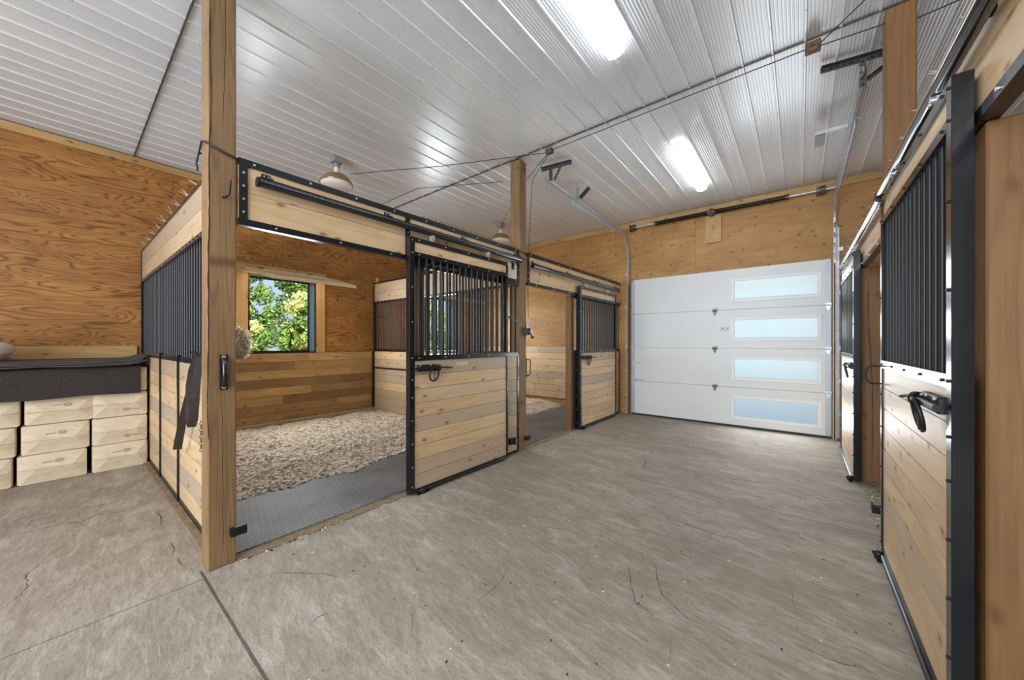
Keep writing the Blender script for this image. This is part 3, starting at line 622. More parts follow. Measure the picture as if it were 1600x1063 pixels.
# ------------------------------------------------------------------ overhead door (sectional)
D = bpy.data.objects.new('door_1', None); COL.objects.link(D); DO = (-1.05, 6.60, 0); D.location = DO; D['kind'] = 'structure'
yd0, yd1 = 6.60, 6.635; hs = .61
for i in range(4):
    z0 = .015+i*hs if i else .03; z1 = (i+1)*hs+.012-.0
    w0, w1, v0, v1 = -.825, .215, i*hs+.155, i*hs+.475
    b = MB(DO); g2 = .0025
    for a in ((GX0+.02, w0, z0+g2, z1), (w1, GX1-.005, z0+g2, z1), (w0, w1, z0+g2, v0), (w0, w1, v1, z1)): b.box(a[0], a[1], yd0, yd1, a[2], a[3], 'x')
    b.box(GX0+.02, GX1-.005, yd1-.006, yd1+.006, z1-.02, z1+.03, 'x')
    sec = b.build('door_section', 'white', D)
    b = MB(DO); fr = .03
    for a in ((w0-.025, w0+fr-.01, v0-.025, v1+.025), (w1-fr+.01, w1+.025, v0-.025, v1+.025), (w0+fr-.01, w1-fr+.01, v0-.025, v0+fr-.01), (w0+fr-.01, w1-fr+.01, v1-fr+.01, v1+.025)): b.box(a[0], a[1], yd0-.011, yd0+.03, a[2], a[3], 'x', ch=.004)
    b.bolts([(w0-.012+k*.13, yd0-.011, v1+.015) for k in range(9)]+[(w0-.012+k*.13, yd0-.011, v0-.015) for k in range(9)], (0, -1, 0), .004)
    b.build('window_frame', ['wframe', 'bolt'], sec)
    b = MB(DO); b.box(w0+.015, w1-.015, yd0+.008, yd0+.014, v0+.015, v1-.015, 'x'); b.build('pane', 'pane', sec)
    b = MB(DO)
    for xx in (GX0+.0, GX1-.065): b.box(xx, xx+.06, yd0-.005, yd0+.002, z0+.004, z1, 'z'); b.bolts([(xx+.03, yd0-.005, z) for z in (z0+.05, (z0+z1)/2, z1-.05)], (0, -1, 0), .006)
    b.build('edge_stile', ['endcap', 'bolt'], sec)
for i in (1, 2, 3):
    for xx in (GX0+.035, -1.075, GX1-.035):
        z = i*hs+.012; b = MB(DO); b.box(xx-.035, xx+.035, yd0-.016, yd0-.004, z-.01, z+.03, 'x'); b.tube([(xx-.036, yd0-.016, z), (xx+.036, yd0-.016, z)], .009, 10)
        b.add([(xx-.032, yd0-.012, z-.008), (xx+.032, yd0-.012, z-.008), (xx, yd0-.012, z-.085), (xx-.032, yd0-.003, z-.008), (xx+.032, yd0-.003, z-.008), (xx, yd0-.003, z-.085)], [(0, 2, 1), (0, 3, 5, 2), (1, 2, 5, 4)])
        b.bolts([(xx-.018, yd0-.016, z+.018), (xx+.018, yd0-.016, z+.018), (xx, yd0-.012, z-.03)], (0, -1, 0), .006, 1); b.build('hinge', ['darkgalv' if abs(xx+1.075) < .01 else 'galv', 'bolt'], D)
b = MB(DO); b.box(GX0, GX1, yd0+.0, yd1, 0, .03, 'x'); b.build('bottom_seal', 'cord', D)
b = MB(DO); b.box(-2.36, -2.2, yd0-.022, yd0-.006, .645, .665, 'x', ch=.003); b.box(-2.37, -2.34, yd0-.018, yd0, .63, .68, 'x'); b.build('lock_handle', 'galv', D)
b = MB(DO); b.box(-2.41, -2.28, yd0-.015, yd0-.005, .945, .965, 'x'); b.box(-2.42, -2.38, yd0-.01, yd0, .92, .985, 'x'); b.build('slide_lock', 'galv', D)
b = MB(DO); b.box(-1.01, -.87, yd0-.002, yd0+.001, 1.505, 1.575, 'x', 0)
for k in range(2):
    xx = -1.0+k*.07
    b.box(xx, xx+.022, yd0-.0028, yd0-.002, 1.555, 1.563, 'x', 1); b.box(xx+.018, xx+.05, yd0-.0028, yd0-.002, 1.545, 1.553, 'x', 1); b.box(xx+.03, xx+.055, yd0-.0028, yd0-.002, 1.562, 1.568, 'x', 1)
for k in range(4): b.box(-1.0, -.88-(k % 2)*.02, yd0-.0028, yd0-.002, 1.533-k*.007, 1.536-k*.007, 'x', 2)
b.build('sticker', ['wframe', 'hole', 'greybox'], D)
# tracks
def dtrack(xc, pts, label, inward):
    o = (xc, YF-.02, 0); T = thing('overhead_door_track', label, 'track', o, None)
    b = MB(o)
    prof = [(-.026, .012), (-.026, -.004), (-.02, -.012), (.02, -.012), (.026, -.004), (.026, .012)]
    vs = []; fs = []; pts = [Vector(p) for p in pts]
    for i, p in enumerate(pts):
        d = (pts[min(i+1, len(pts)-1)]-pts[max(0, i-1)]).normalized(); nn = Vector((1, 0, 0)).cross(d).normalized()
        vs += [p+Vector((w*inward, 0, 0))+nn*u for (u, w) in prof]
    m = len(prof)
    for i in range(len(pts)-1):
        for k in range(m-1): fs.append((i*m+k, i*m+k+1, (i+1)*m+k+1, (i+1)*m+k))
    b.add(vs, fs, 0, smooth=False); b.add([v+Vector((-.002*inward, 0, 0)) for v in vs], [f[::-1] for f in fs], 0)
    b.build('roller_channel', 'galv', T)
    return T
def curve(xc, zc, zh, yv, yh, slope):
    r = .38; P_ = [(xc, yv, z) for z in (.0, .6, 1.2, 1.8, 2.4, zc)]
    for k in range(1, 9): a = k*math.pi/16; P_.append((xc, yv-r*(1-math.cos(a)), zc+(zh-zc)*math.sin(a)))
    P_ += [(xc, yv-r-(yv-r-yh)*t_, zh+slope*t_) for t_ in (.35, .7, 1)]; return P_
TL = dtrack(-2.47, curve(-2.47, 2.93, 3.30, 6.53, 3.75, .07), 'galvanised overhead door track curving up along the left of the white door', 1)
TR = dtrack(.37, curve(.37, 2.95, 3.30, 6.53, 3.80, .10), 'galvanised overhead door track on the right side of the white door', -1)
for T, xc, sg in ((TL, -2.47, -1), (TR, .37, 1)):
    o = (xc, YF-.02, 0)
    b = MB(o); b.box(xc+sg*.016, xc+sg*.02, 6.50, YF-.021, .02, 2.9, 'z'); b.box(xc+sg*.016, xc+sg*.05, YF-.024, YF-.0205, .02, 2.9, 'z')
    b.bolts([(xc+sg*.034, YF-.024, z) for z in [.15+.3*k for k in range(9)]], (0, -1, 0), .007); b.build('wall_angle', ['galv', 'bolt'], T)
    for z in (.35, .8, 1.25, 2.0, 2.6): b = MB(o); b.box(xc+sg*.01, xc+sg*.09, YF-.03, YF-.022, z-.025, z+.025, 'x'); b.bolts([(xc+sg*.07, YF-.03, z)], (0, -1, 0), .01); b.build('wall_bracket', ['galv', 'bolt'], T)
    b = MB(o); yv = 6.1; b.box(xc+sg*.015, xc+sg*.055, 4.45, yv, 3.33, 3.337, 'y'); b.box(xc+sg*.015, xc+sg*.019, 4.45, yv, 3.26, 3.337, 'y'); b.build('stiffener', 'galv', T)
def perf(b, p0, p1, w=.035, up=(0, 0, 1)):
    p0, p1 = Vector(p0), Vector(p1); d = p1-p0; L = d.length; d.normalize(); u = Vector(up); a = d.cross(u).normalized(); u = a.cross(d).normalized()
    def qb(c, l, h, th, mi): # oriented box
        vs = [c+d*sx*l+u*sy*h+a*sz*th for sx in (-.5, .5) for sy in (-.5, .5) for sz in (-.5, .5)]
        b.add(vs, [(0, 1, 3, 2), (4, 6, 7, 5), (0, 4, 5, 1), (2, 3, 7, 6), (0, 2, 6, 4), (1, 5, 7, 3)], mi)
    c = (p0+p1)/2; qb(c, L, w, .003, 0); vs_c = c+u*w/2+a*w/2
    # horizontal flange
    vs = [c+d*s1*L+u*(w/2+s2)+a*s3 for s1 in (-.5, .5) for s2 in (-.0015, .0015) for s3 in (0, w)]
    b.add(vs, [(0, 1, 3, 2), (4, 6, 7, 5), (0, 4, 5, 1), (2, 3, 7, 6), (0, 2, 6, 4), (1, 5, 7, 3)], 0)
    k = int(L/.04)
    for i in range(k): qb(p0+d*(i+.5)*L/k, .02, .01, .006, 1)
o = (-2.4, 3.82, 3.5); T = thing('ceiling_hanger', 'dark slotted steel hanger bar on the ceiling holding the left track', 'bracket', o)
b = MB(o); perf(b, (-2.56, 3.80, 3.51), (-2.16, 3.86, 3.51), .04); b.build('slotted_bar', ['darkgalv', 'hole'], T)
b = MB(o); perf(b, (-2.45, 3.83, 3.36), (-2.45, 3.83, 3.52), .03, (1, 0, 0)); perf(b, (-2.40, 3.84, 3.36), (-2.3, 3.84, 3.52), .02, (1, 0, 0)); b.build('drop_strap', ['darkgalv', 'hole'], T)
o = (.35, 3.86, 3.5); T = thing('ceiling_hanger', 'dark slotted steel hanger with diagonal strut beside the tall right post', 'bracket', o)
b = MB(o); perf(b, (.13, 3.84, 3.52), (.62, 3.92, 3.52), .04); b.build('slotted_bar', ['darkgalv', 'hole'], T)
b = MB(o); perf(b, (.38, 3.87, 3.30), (.38, 3.87, 3.52), .04, (1, 0, 0)); b.build('drop_strap', ['darkgalv', 'hole'], T)
b = MB(o); perf(b, (.60, 3.90, 3.50), (.40, 3.87, 3.36), .025, (0, 1, 0)); b.build('diagonal_strut', ['darkgalv', 'hole'], T)
# spring bumpers on the tracks
o = (-2.38, 4.7, 3.35); b = MB(o); b.box(-2.45, -2.43, 4.50, 4.54, 3.34, 3.50, 'z'); T = one('track_stop', b, 'greybox', 'grey V shaped stop standing on the left track', 'bracket')
b = MB(o); b.box(-2.45, -2.27, 4.60, 4.64, -.02, .02, rot=Matrix.Translation((0, 0, 3.39)) @ Matrix.Translation((-2.45, 4.6, 0)) @ Matrix.Rotation(math.radians(-38), 4, 'Y') @ Matrix.Translation((2.45, -4.6, 0))); b.build('stop_arm', 'cord', T)
o = (.2, 4.9, 3.4); T = thing('track_stop', 'grey plate hanging on a short arm from the right track', 'bracket', o)
b = MB(o); b.box(.12, .36, 4.71, 4.74, 3.40, 3.43, 'x'); b.build('arm', 'galv', T)
b = MB(o); b.box(.12, .2, 4.73, 4.98, 3.39, 3.396, 'y'); b.build('plate', 'greybox', T)
# torsion spring assembly
o = (-1.0, 6.5, 3.42); T = thing('torsion_spring_shaft', 'steel shaft with two dark torsion springs above the white overhead door', 'spring', o)
yy, zz = 6.53, 3.425
b = MB(o); b.tube([(-2.47, yy, zz), (.42, yy, zz)], .0145, 12); b.build('shaft', 'galv', T)
for x0, x1 in ((-1.98, -1.15), (-1.08, -.14)):
    b = MB(o); R_, r_ = .03, .006; N = int((x1-x0)/.0135); b.tube([(x0+(x1-x0)*i/(N*8), yy+R_*math.cos(i*math.pi/4), zz+R_*math.sin(i*math.pi/4)) for i in range(N*8)], r_, 5); b.build('spring', 'spring', T)
    for xx in (x0, x1): b = MB(o); b.tube([(xx-.02, yy, zz), (xx+.02, yy, zz)], .038, 14); b.build('spring_cone', 'darkgalv', T)
b = MB(o); b.box(-1.14, -1.09, yy-.05, YF-.021, zz-.05, zz+.05); b.tube([(-1.13, yy-.052, zz), (-1.1, yy-.052, zz)], .03, 12); b.build('center_bracket', 'darkgalv', T)
for xx in (-2.38, .24):
    b = MB(o); b.tube([(xx-.035, yy, zz), (xx+.035, yy, zz)], .055, 18); b.box(xx-.06, xx-.052, yy-.05, YF-.021, zz-.055, zz+.055); b.build('cable_drum', 'darkgalv', T)
b = MB((-1.1, 6.63, 2.95)); b.box(-1.215, -.985, YF-.035, YF-.0255, 2.955, 3.40, 'z'); b.bolts([(-1.18, YF-.035, 3.0), (-1.02, YF-.035, 3.0), (-1.1, YF-.035, 3.0), (-1.1, YF-.035, 3.15)], (0, -1, 0), .006, 1)
b.build('trim_8', ['pinetrim', 'rust'], kind='structure')
# ------------------------------------------------------------------ ceiling lights
def fixture(x, y0, y1, label):
    o = (x, (y0+y1)/2, 3.5); T = thing('ceiling_light', label, 'ceiling light', o, 'lit strip lights on the ceiling')
    b = MB(o); b.box(x-.05, x+.05, y0+.05, y1-.05, 3.525, 3.553, 'y', ch=.004); b.build('housing', 'greybox', T)
    b = MB(o); pr = []; k = 9
    for i in range(k): a = math.pi*i/(k-1); pr.append((x-.068*math.cos(a), 3.527-.05*math.sin(a)**.7 if 0 < i < k-1 else 3.527))
    vs = [(px, yy, pz) for yy in (y0, y1) for px, pz in pr]; b.add(vs, [(i, k+i, k+i+1, i+1) for i in range(k-1)]+[list(range(k)), list(range(2*k-1, k-1, -1)), (0, k-1, 2*k-1, k)], 0)
    b.build('diffuser', 'tube', T)
    for yy in (y0+.03, y1-.03): b = MB(o); b.box(x-.055, x+.055, yy-.012, yy+.012, 3.529, 3.553); b.build('clip', 'galv', T)
fixture(-1.09, 1.30, 2.62, 'lit white strip light at top centre, the one nearest the viewer')
fixture(-1.09, 4.40, 5.68, 'lit white strip light on the ceiling closer to the white overhead door')
fixture(-1.09, -3.0, -1.7, 'added strip light out of view, farthest behind the viewer over the aisle'); fixture(-1.09, -.9, .4, 'added strip light out of view, over the aisle just behind the viewer')  # two unseen strips added to even out the light
fixture(-4.6, -2.4, -1.1, 'added strip light out of view, behind the viewer over the bag storage side');  # another added strip, unseen, lighting the bag side
# heat lamps over the left stalls
def heatlamp(x, y, label):
    o = (x, y, ZC-.018); T = thing('hanging_lamp', label, 'lamp', o, 'shaded lamps over the left stalls')
    z = ZC-.018
    b = MB(o); b.box(x-.055, x+.055, y-.055, y+.055, z-.07, z, ch=.004); b.build('junction_box', 'greybox', T)
    b = MB(o); b.lathe([(.001, z-.068), (.036, z-.07), (.036, z-.12), (.03, z-.125), (.001, z-.125)], (x, y, 0), 20); b.build('socket', 'greybox', T)
    b = MB(o); b.lathe([(.027, z-.12), (.029, z-.19), (.036, z-.21), (.001, z-.212)], (x, y, 0), 20); b.build('neck', 'ceramic', T)
    b = MB(o); b.lathe([(.034, z-.20), (.06, z-.202), (.105, z-.218), (.145, z-.25), (.175, z-.295), (.186, z-.325), (.182, z-.326), (.17, z-.297), (.14, z-.256), (.10, z-.224), (.05, z-.208)], (x, y, 0), 32); b.build('shade', 'brass', T)
    b = MB(o); b.lathe([(.178, z-.318), (.172, z-.338), (.13, z-.36), (.07, z-.372), (.001, z-.376)], (x, y, 0), 32); b.build('globe', 'bulb', T)
heatlamp(-4.35, 2.06, 'hanging lamp with brown shade above the nearest left stall')
heatlamp(-4.35, 5.10, 'hanging lamp with brown shade beside the winch post, over the farther left stall')
# wires and boxes on the ceiling
def wire(pts, label, r=.004, mat='cord', name='ceiling_wire', cat='wire'):
    b = MB(pts[0]); b.tube(pts, r, 6); return one(name, b, mat, label, cat)
b = MB((-2.24, 3.48, 3.5)); b.box(-2.28, -2.2, 3.455, 3.52, 3.49, 3.543, ch=.004); one('cable_anchor', b, 'rust', 'small rusty anchor block on the ceiling seam beside the winch post', 'bracket')
b = MB((.075, 3.47, 3.5)); b.box(.03, .12, 3.44, 3.51, 3.48, 3.543, ch=.006); b.tube([(.05, 3.43, 3.47), (.1, 3.43, 3.47)], .028, 12); one('cable_anchor', b, 'rust', 'rusty pulley anchor on the ceiling seam near the tall right post', 'bracket')
wire([(-2.24, 3.48, 3.50), (-3.3, 2.78, 3.40), (-4.2, 2.15, 3.34)], 'thin wire running from the ceiling anchor to the nearest hanging lamp')
wire([(-2.24, 3.48, 3.50), (-2.45, 3.56, 3.45), (-2.63, 3.612, 3.36)], 'thin wire from the ceiling anchor down to the winch post')
wire([(-2.62, 3.61, 3.4), (-3.5, 4.4, 3.50), (-4.3, 5.05, 3.50)], 'thin wire running over the farther left stall to its lamp')
wire([(-3.2, 3.8, ZC-.022), (-4.3, 3.2, ZC-.022), (-5.5, 3.2, ZC-.022)], 'thin wire clipped along the ceiling above the left partition')
wire([(-2.2, 3.475, 3.515), (-1.0, 3.475, 3.515), (.03, 3.475, 3.515)], 'dark cable strung along the ceiling seam between the two anchors')
wire([(.1, 3.46, 3.5), (.35, 3.2, 3.53), (1.2, 2.4, 3.545)], 'thin cable running from the pulley anchor to the top edge')
wire([(.12, 3.47, 3.5), (.448, 3.46, 3.47)], 'thin cable from the pulley anchor to the tall right post')
wire([(.60, 3.50, 3.45), (1.6, 3.46, 3.50)], 'thin cable behind the tall right post')
# ------------------------------------------------------------------ hardware on the posts
PX = -2.655
o = (PX, .593, 1.15); T = thing('grab_handle', 'black strap handle screwed to the front post', 'handle', o)
b = MB(o); b.box(PX, PX+.006, .575, .612, 1.045, 1.25, 'z'); b.bolts([(PX+.006, .593, 1.06), (PX+.006, .593, 1.237)], (1, 0, 0), .012); b.build('back_plate', ['black', 'bolt'], T)
b = MB(o); b.tube([(PX+.006, .593, 1.222), (PX+.03, .593, 1.20), (PX+.036, .593, 1.15), (PX+.03, .593, 1.09), (PX+.006, .593, 1.07)], .014, 10); b.build('grip', 'black', T)
o = (PX, .635, .2)
b = MB(o); b.box(PX-.004, PX+.035, .62, .665, .175, .215, ch=.003); b.box(PX+.03, PX+.038, .62, .70, .17, .222); one('door_stop', b, 'blackrough', 'black stop bracket low on the front post', 'bracket')
b = MB((-2.6, 3.585, .14)); b.box(PX-.004, PX+.035, 3.56, 3.60, .12, .165, ch=.003); b.box(PX+.03, PX+.038, 3.56, 3.64, .118, .168); one('door_stop', b, 'blackrough', 'black stop bracket low on the winch post', 'bracket')
b = MB((-2.65, 3.28, .17)); b.box(-2.656, -2.62, 3.25, 3.33, .13, .2, ch=.003); b.box(-2.62, -2.612, 3.31, 3.34, .12, .21); one('door_stop', b, 'blackrough', 'black stop bracket on the planks beside the nearest left door', 'bracket')
b = MB((.43, 4.0, .1)); b.box(.405, .455, 3.57, 3.62, .12, .165); b.box(.40, .412, 3.58, 3.66, .115, .17); one('door_stop', b, 'blackrough', 'black stop bracket low in the right stall doorway', 'bracket')
for (x, y, lab) in ((-2.585, 1.98, 'black floor roller guide under the nearest left door'), (-2.585, 4.99, 'black floor roller guide under the farther left door'), (.375, 4.72, 'black floor roller guide under the farther right door'), (.375, 3.12, 'black floor roller guide under the nearest right door')):
    b = MB((x, y, 0)); b.tube([(x, y, 0), (x, y, .022)], .02, 12); b.lathe([(.001, .02), (.026, .022), (.03, .034), (.024, .046), (.001, .048)], (x, y, 0), 14); b.box(x-.012, x+.012, y-.06, y+.06, 0, .008); one('floor_guide', b, 'blackrough', lab, 'door guide', 'floor guides of the stall doors')
def hook(p, label, s=1, r=.005, L=.07):
    x, y, z = p; b = MB(p); b.tube([(x, y-.01, z), (x+.02*s, y, z+.002), (x+.045*s, y+.01, z+.01), (x+.055*s, y+.015, z+L)], r, 8, r2=r*.7); one('wall_hook', b, 'blackrough', label, 'hook')
hook((PX, .60, 2.18), 'bent iron hook high on the front post', L=.09, r=.007)
hook((PX, 3.595, 2.16), 'small black hook high on the winch post')
# wire tie round the front post
b = MB((-2.72, .59, 2.42)); b.tube([(-2.81, .51, 2.46), (-2.73, .508, 2.50), (-2.65, .51, 2.47), (-2.645, .60, 2.44), (-2.645, .668, 2.425), (-2.73, .668, 2.45), (-2.81, .665, 2.44), (-2.812, .60, 2.45)], .006, 6, closed=True); b.tube([(-2.81, .51, 2.46), (-2.82, .50, 2.40), (-2.812, .505, 2.35)], .005, 6)
one('wire_tie', b, 'cord', 'dark wire looped round the front post near the header', 'wire')
b = MB((-2.72, 3.53, 2.42)); b.tube([(-2.81, 3.45, 2.46), (-2.645, 3.45, 2.44), (-2.645, 3.612, 2.41), (-2.81, 3.612, 2.44)], .006, 6, closed=True); one('wire_tie', b, 'cord', 'dark wire looped round the winch post', 'wire')
# hand winch
o = (-2.63, 3.555, 1.46); T = thing('hand_winch', 'small metal hand winch with crank on the post between the left stalls', 'winch', o)
b = MB(o); b.box(PX, PX+.006, 3.52, 3.60, 1.40, 1.52); b.box(PX, PX+.07, 3.525, 3.531, 1.42, 1.5); b.box(PX, PX+.07, 3.586, 3.592, 1.42, 1.5); b.build('bracket', 'darkgalv', T)
b = MB(o); b.tube([(PX+.04, 3.53, 1.46), (PX+.04, 3.587, 1.46)], .032, 16); b.build('drum', 'spring', T)
b = MB(o); b.tube([(PX+.04, 3.592, 1.46), (PX+.04, 3.606, 1.46)], .045, 18); b.build('gear', 'galv', T)
b = MB(o); b.tube([(PX+.04, 3.606, 1.46), (PX+.04, 3.63, 1.46), (PX+.05, 3.635, 1.42), (PX+.055, 3.637, 1.39)], .008, 8); b.tube([(PX+.055, 3.637, 1.39), (PX+.055, 3.67, 1.39)], .015, 10); b.build('crank', 'blackrough', T)
b = MB(o); b.tube([(PX+.02, 3.585, 1.5), (PX+.015, 3.61, 1.56), (PX+.02, 3.615, 1.62)], .011, 8); b.build('hook_block', 'galv', T)
wire([(PX+.02, 3.615, 1.62), (PX+.012, 3.618, 2.0), (PX+.02, 3.616, 2.4), (-2.55, 3.58, 3.3), (-2.27, 3.50, 3.49)], 'thin dark cable rising from the hand winch to the ceiling anchor', .0035, name='winch_cable', cat='cable')
wire([(PX+.04, 3.54, 1.49), (-2.64, 3.4, 1.57), (-2.67, 3.30, 1.62)], 'short rope from the hand winch to the bars beside it', .004, 'greybox', 'winch_rope', 'rope')
b = MB((-2.66, 3.29, 1.62)); b.box(-2.672, -2.655, 3.25, 3.31, 1.605, 1.63); one('rope_cleat', b, 'blackrough', 'small black cleat on the bars holding the winch rope', 'bracket')
b = MB((-2.655, 3.61, 1.0)); b.tube([(PX-.01, 3.60, 1.11), (PX-.01, 3.68, 1.11), (PX-.01, 3.70, 1.09), (PX-.01, 3.70, .93), (PX-.01, 3.68, .91), (PX-.01, 3.60, .91)], .0065, 8); b.box(PX-.02, PX+.005, 3.6, 3.606, .89, 1.13, 'z'); one('pull_loop', b, 'blackrough', 'black U shaped loop handle on the far edge of the winch post', 'handle')
b = MB((XL+.3, 3.64, 2.5)); b.box(-6.19, -6.12, 3.64, 3.68, 2.442, 2.53, ch=.008); b.tube([(-6.155, 3.635, 2.49), (-6.155, 3.64, 2.49)], .018, 12, 1); one('insulator', b, ['yellow', 'rust'], 'yellow plastic insulator on top of the left partition at the wall', 'insulator')
# straps on the side partition
def ribbon(name, pts, w, th, label, cat, mat='rubberstrap', grp=None):
    b = MB(pts[0]); vs = []; pts = [Vector(p) for p in pts]; ws = w if isinstance(w, (list, tuple)) else [w]*len(pts)
    for i, p in enumerate(pts):
        d = (pts[min(i+1, len(pts)-1)]-pts[max(0, i-1)]).normalized(); a = Vector((.3, .95, 0)); a = (a-d*a.dot(d)).normalized(); nn = a.cross(d).normalized()
        for s1, s2 in ((-.5, -.5), (.5, -.5), (.5, .5), (-.5, .5)): vs.append(p+a*ws[i]*s1+nn*th*s2)
    fs = [(i*4+k, i*4+(k+1) % 4, i*4+4+(k+1) % 4, i*4+4+k) for i in range(len(pts)-1) for k in range(4)]+[(3, 2, 1, 0), tuple(len(vs)-4+k for k in range(4))]
    b.add(vs, fs); return one(name, b, mat, label, cat, grp)
ribbon('leather_strap', [(-3.03, .535, 1.235), (-3.09, .53, 1.15), (-3.16, .53, 1.03), (-3.327, .53, .859), (-3.50, .53, .653), (-3.594, .53, .534)], [.018, .024, .03, .04, .048, .05], .006, 'long dark leather strap hanging aslant on the side partition', 'strap')
ribbon('leather_strap', [(-2.985, .54, 1.24), (-3.03, .52, 1.15), (-3.08, .515, 1.041), (-3.10, .515, .9), (-3.09, .515, .816), (-3.03, .515, .785), (-2.97, .515, .838), (-2.93, .515, .979), (-2.92, .52, 1.103), (-2.91, .54, 1.23)], .042, .006, 'folded dark leather strap looped beside the front post', 'strap')
b = MB((-2.9, .58, 1.24)); b.tube([(-3.30, .57, 1.255), (-3.0, .565, 1.235), (-2.84, .57, 1.225)], .012, 8); one('strap_hanger', b, 'blackrough', 'dark bar along the side partition rail holding the straps', 'hanger')
# chain by the post
b = MB((-2.83, .51, .8))
for k in range(9):
    z = .84-k*.02; b.tube([(-2.792+(.006*math.cos(a) if k % 2 else 0), .5165+(0 if k % 2 else .006*math.cos(a)), z+.012*math.sin(a)) for a in [i*math.pi/3 for i in range(6)]], .0022, 5, closed=True)
one('snap_chain', b, 'rust', 'short rusty chain hanging beside the front post', 'chain')
# hay net
b = MB((-5.6, 1.3, 1.2)); R_ = random.Random(3)
cx, cy, cz = -6.0, 1.50, 1.31
vs = []; nU, nV = 22, 16
for j in range(nV+1):
    for i in range(nU):
        th = 2*math.pi*i/nU; ph_ = math.pi*j/nV; k = 1+.14*mnoise.noise(Vector((math.cos(th)*2, math.sin(th)*2, ph_*2)))
        vs.append((cx+.10*k*math.sin(ph_)*math.cos(th), cy+.13*k*math.sin(ph_)*math.sin(th), cz+.2*k*math.cos(ph_)))
b.add(vs, [(j*nU+i, (j+1)*nU+i, (j+1)*nU+(i+1) % nU, j*nU+(i+1) % nU) for j in range(nV) for i in range(nU)], 0, smooth=True)
for k in range(1500):
    th, ph_ = R_.uniform(0, 6.28), math.acos(R_.uniform(-1, 1)); c = Vector((cx+.1*math.sin(ph_)*math.cos(th), cy+.13*math.sin(ph_)*math.sin(th), cz+.2*math.cos(ph_))); d = Vector((R_.gauss(0, 1), R_.gauss(0, 1), R_.gauss(-.3, 1))).normalized()*R_.uniform(.03, .08)
    s_ = d.cross(Vector((.3, .5, 1))).normalized()*.0022; b.add([c-d-s_, c-d+s_, c+d+s_, c+d-s_], [(0, 1, 2, 3)], R_.choice((0, 1)))
hb = b.build('hay_bundle', ['hay', 'chip1']); tag(hb, 'ragged grey hay bundle hanging beside the window behind the front post', 'hay')
b = MB((cx, cy, 1.5))
for k in range(9):
    th = k*2*math.pi/9; b.tube([(cx+.115*math.sin(p)*math.cos(th+.5*p), cy+.145*math.sin(p)*math.sin(th+.5*p), cz+.21*math.cos(p)) for p in [math.pi*i/9 for i in range(10)]], .003, 5)
b.tube([(cx, cy, cz+.22), (XL+.04, cy, 1.72)], .005, 6)
nb = b.build('net', 'greybox'); nb.parent = hb; nb.location = Vector((cx, cy, 1.5))-Vector((-5.6, 1.3, 1.2))
# ------------------------------------------------------------------ bird spikes along the tops
def spikes(p0, p1, mat, label, lean=(0, 0, 1), step=.055, dens=3, h=.06):
    p0, p1 = Vector(p0), Vector(p1); L = (p1-p0).length; d = (p1-p0).normalized(); T = thing('spike_strip', label, 'spike strip', (p0+p1)/2, None); o = T.location
    b = MB(o); b.tube([p0, p1], .007, 6)
    if mat == 'spike': b.build('base_strip', 'black', T); b = MB(o)
    k = int(L/step)
    for i in range(k):
        if mat == 'spike' and i: b.build('spike_cluster', mat, T); b = MB(o)
        c = p0+d*(i+.5)*L/k
        for j in range(dens):
            v = (Vector(lean)+Vector((random.uniform(-.6, .6), random.uniform(-.6, .6), random.uniform(-.1, .3)))).normalized(); b.tube([c, c+v*h*random.uniform(.7, 1.1)], .0035, 5, r2=.0006)
    b.build('spike_cluster' if mat == 'spike' else 'spike_comb', mat, T)
spikes((-6.1, .62, 2.448), (-2.9, .62, 2.448), 'spike', 'pale plastic spikes along the top of the side partition', (0, -1, .7), .3, 3, .09)
spikes((XA-.02, 2.02, 2.455), (XA-.02, 3.42, 2.455), 'cord', 'black spike strip on top of the nearest left header', (.6, 0, .3), .05, 2, .04)
spikes((XA-.02, 3.66, 2.455), (XA-.02, 6.5, 2.455), 'cord', 'black spike strip on top of the farther left header', (.6, 0, .3), .07, 2, .04)
spikes((XB+.01, 1.2, 2.455), (XB+.01, 3.4, 2.455), 'spike', 'pale spikes above the shiny track in front of the tall right post', (-1, 0, .2), .3, 2, .05)
spikes((XB+.01, 3.65, 2.455), (XB+.01, 6.4, 2.455), 'spike', 'pale spikes above the farther right door', (-1, 0, .2), .35, 2, .05)
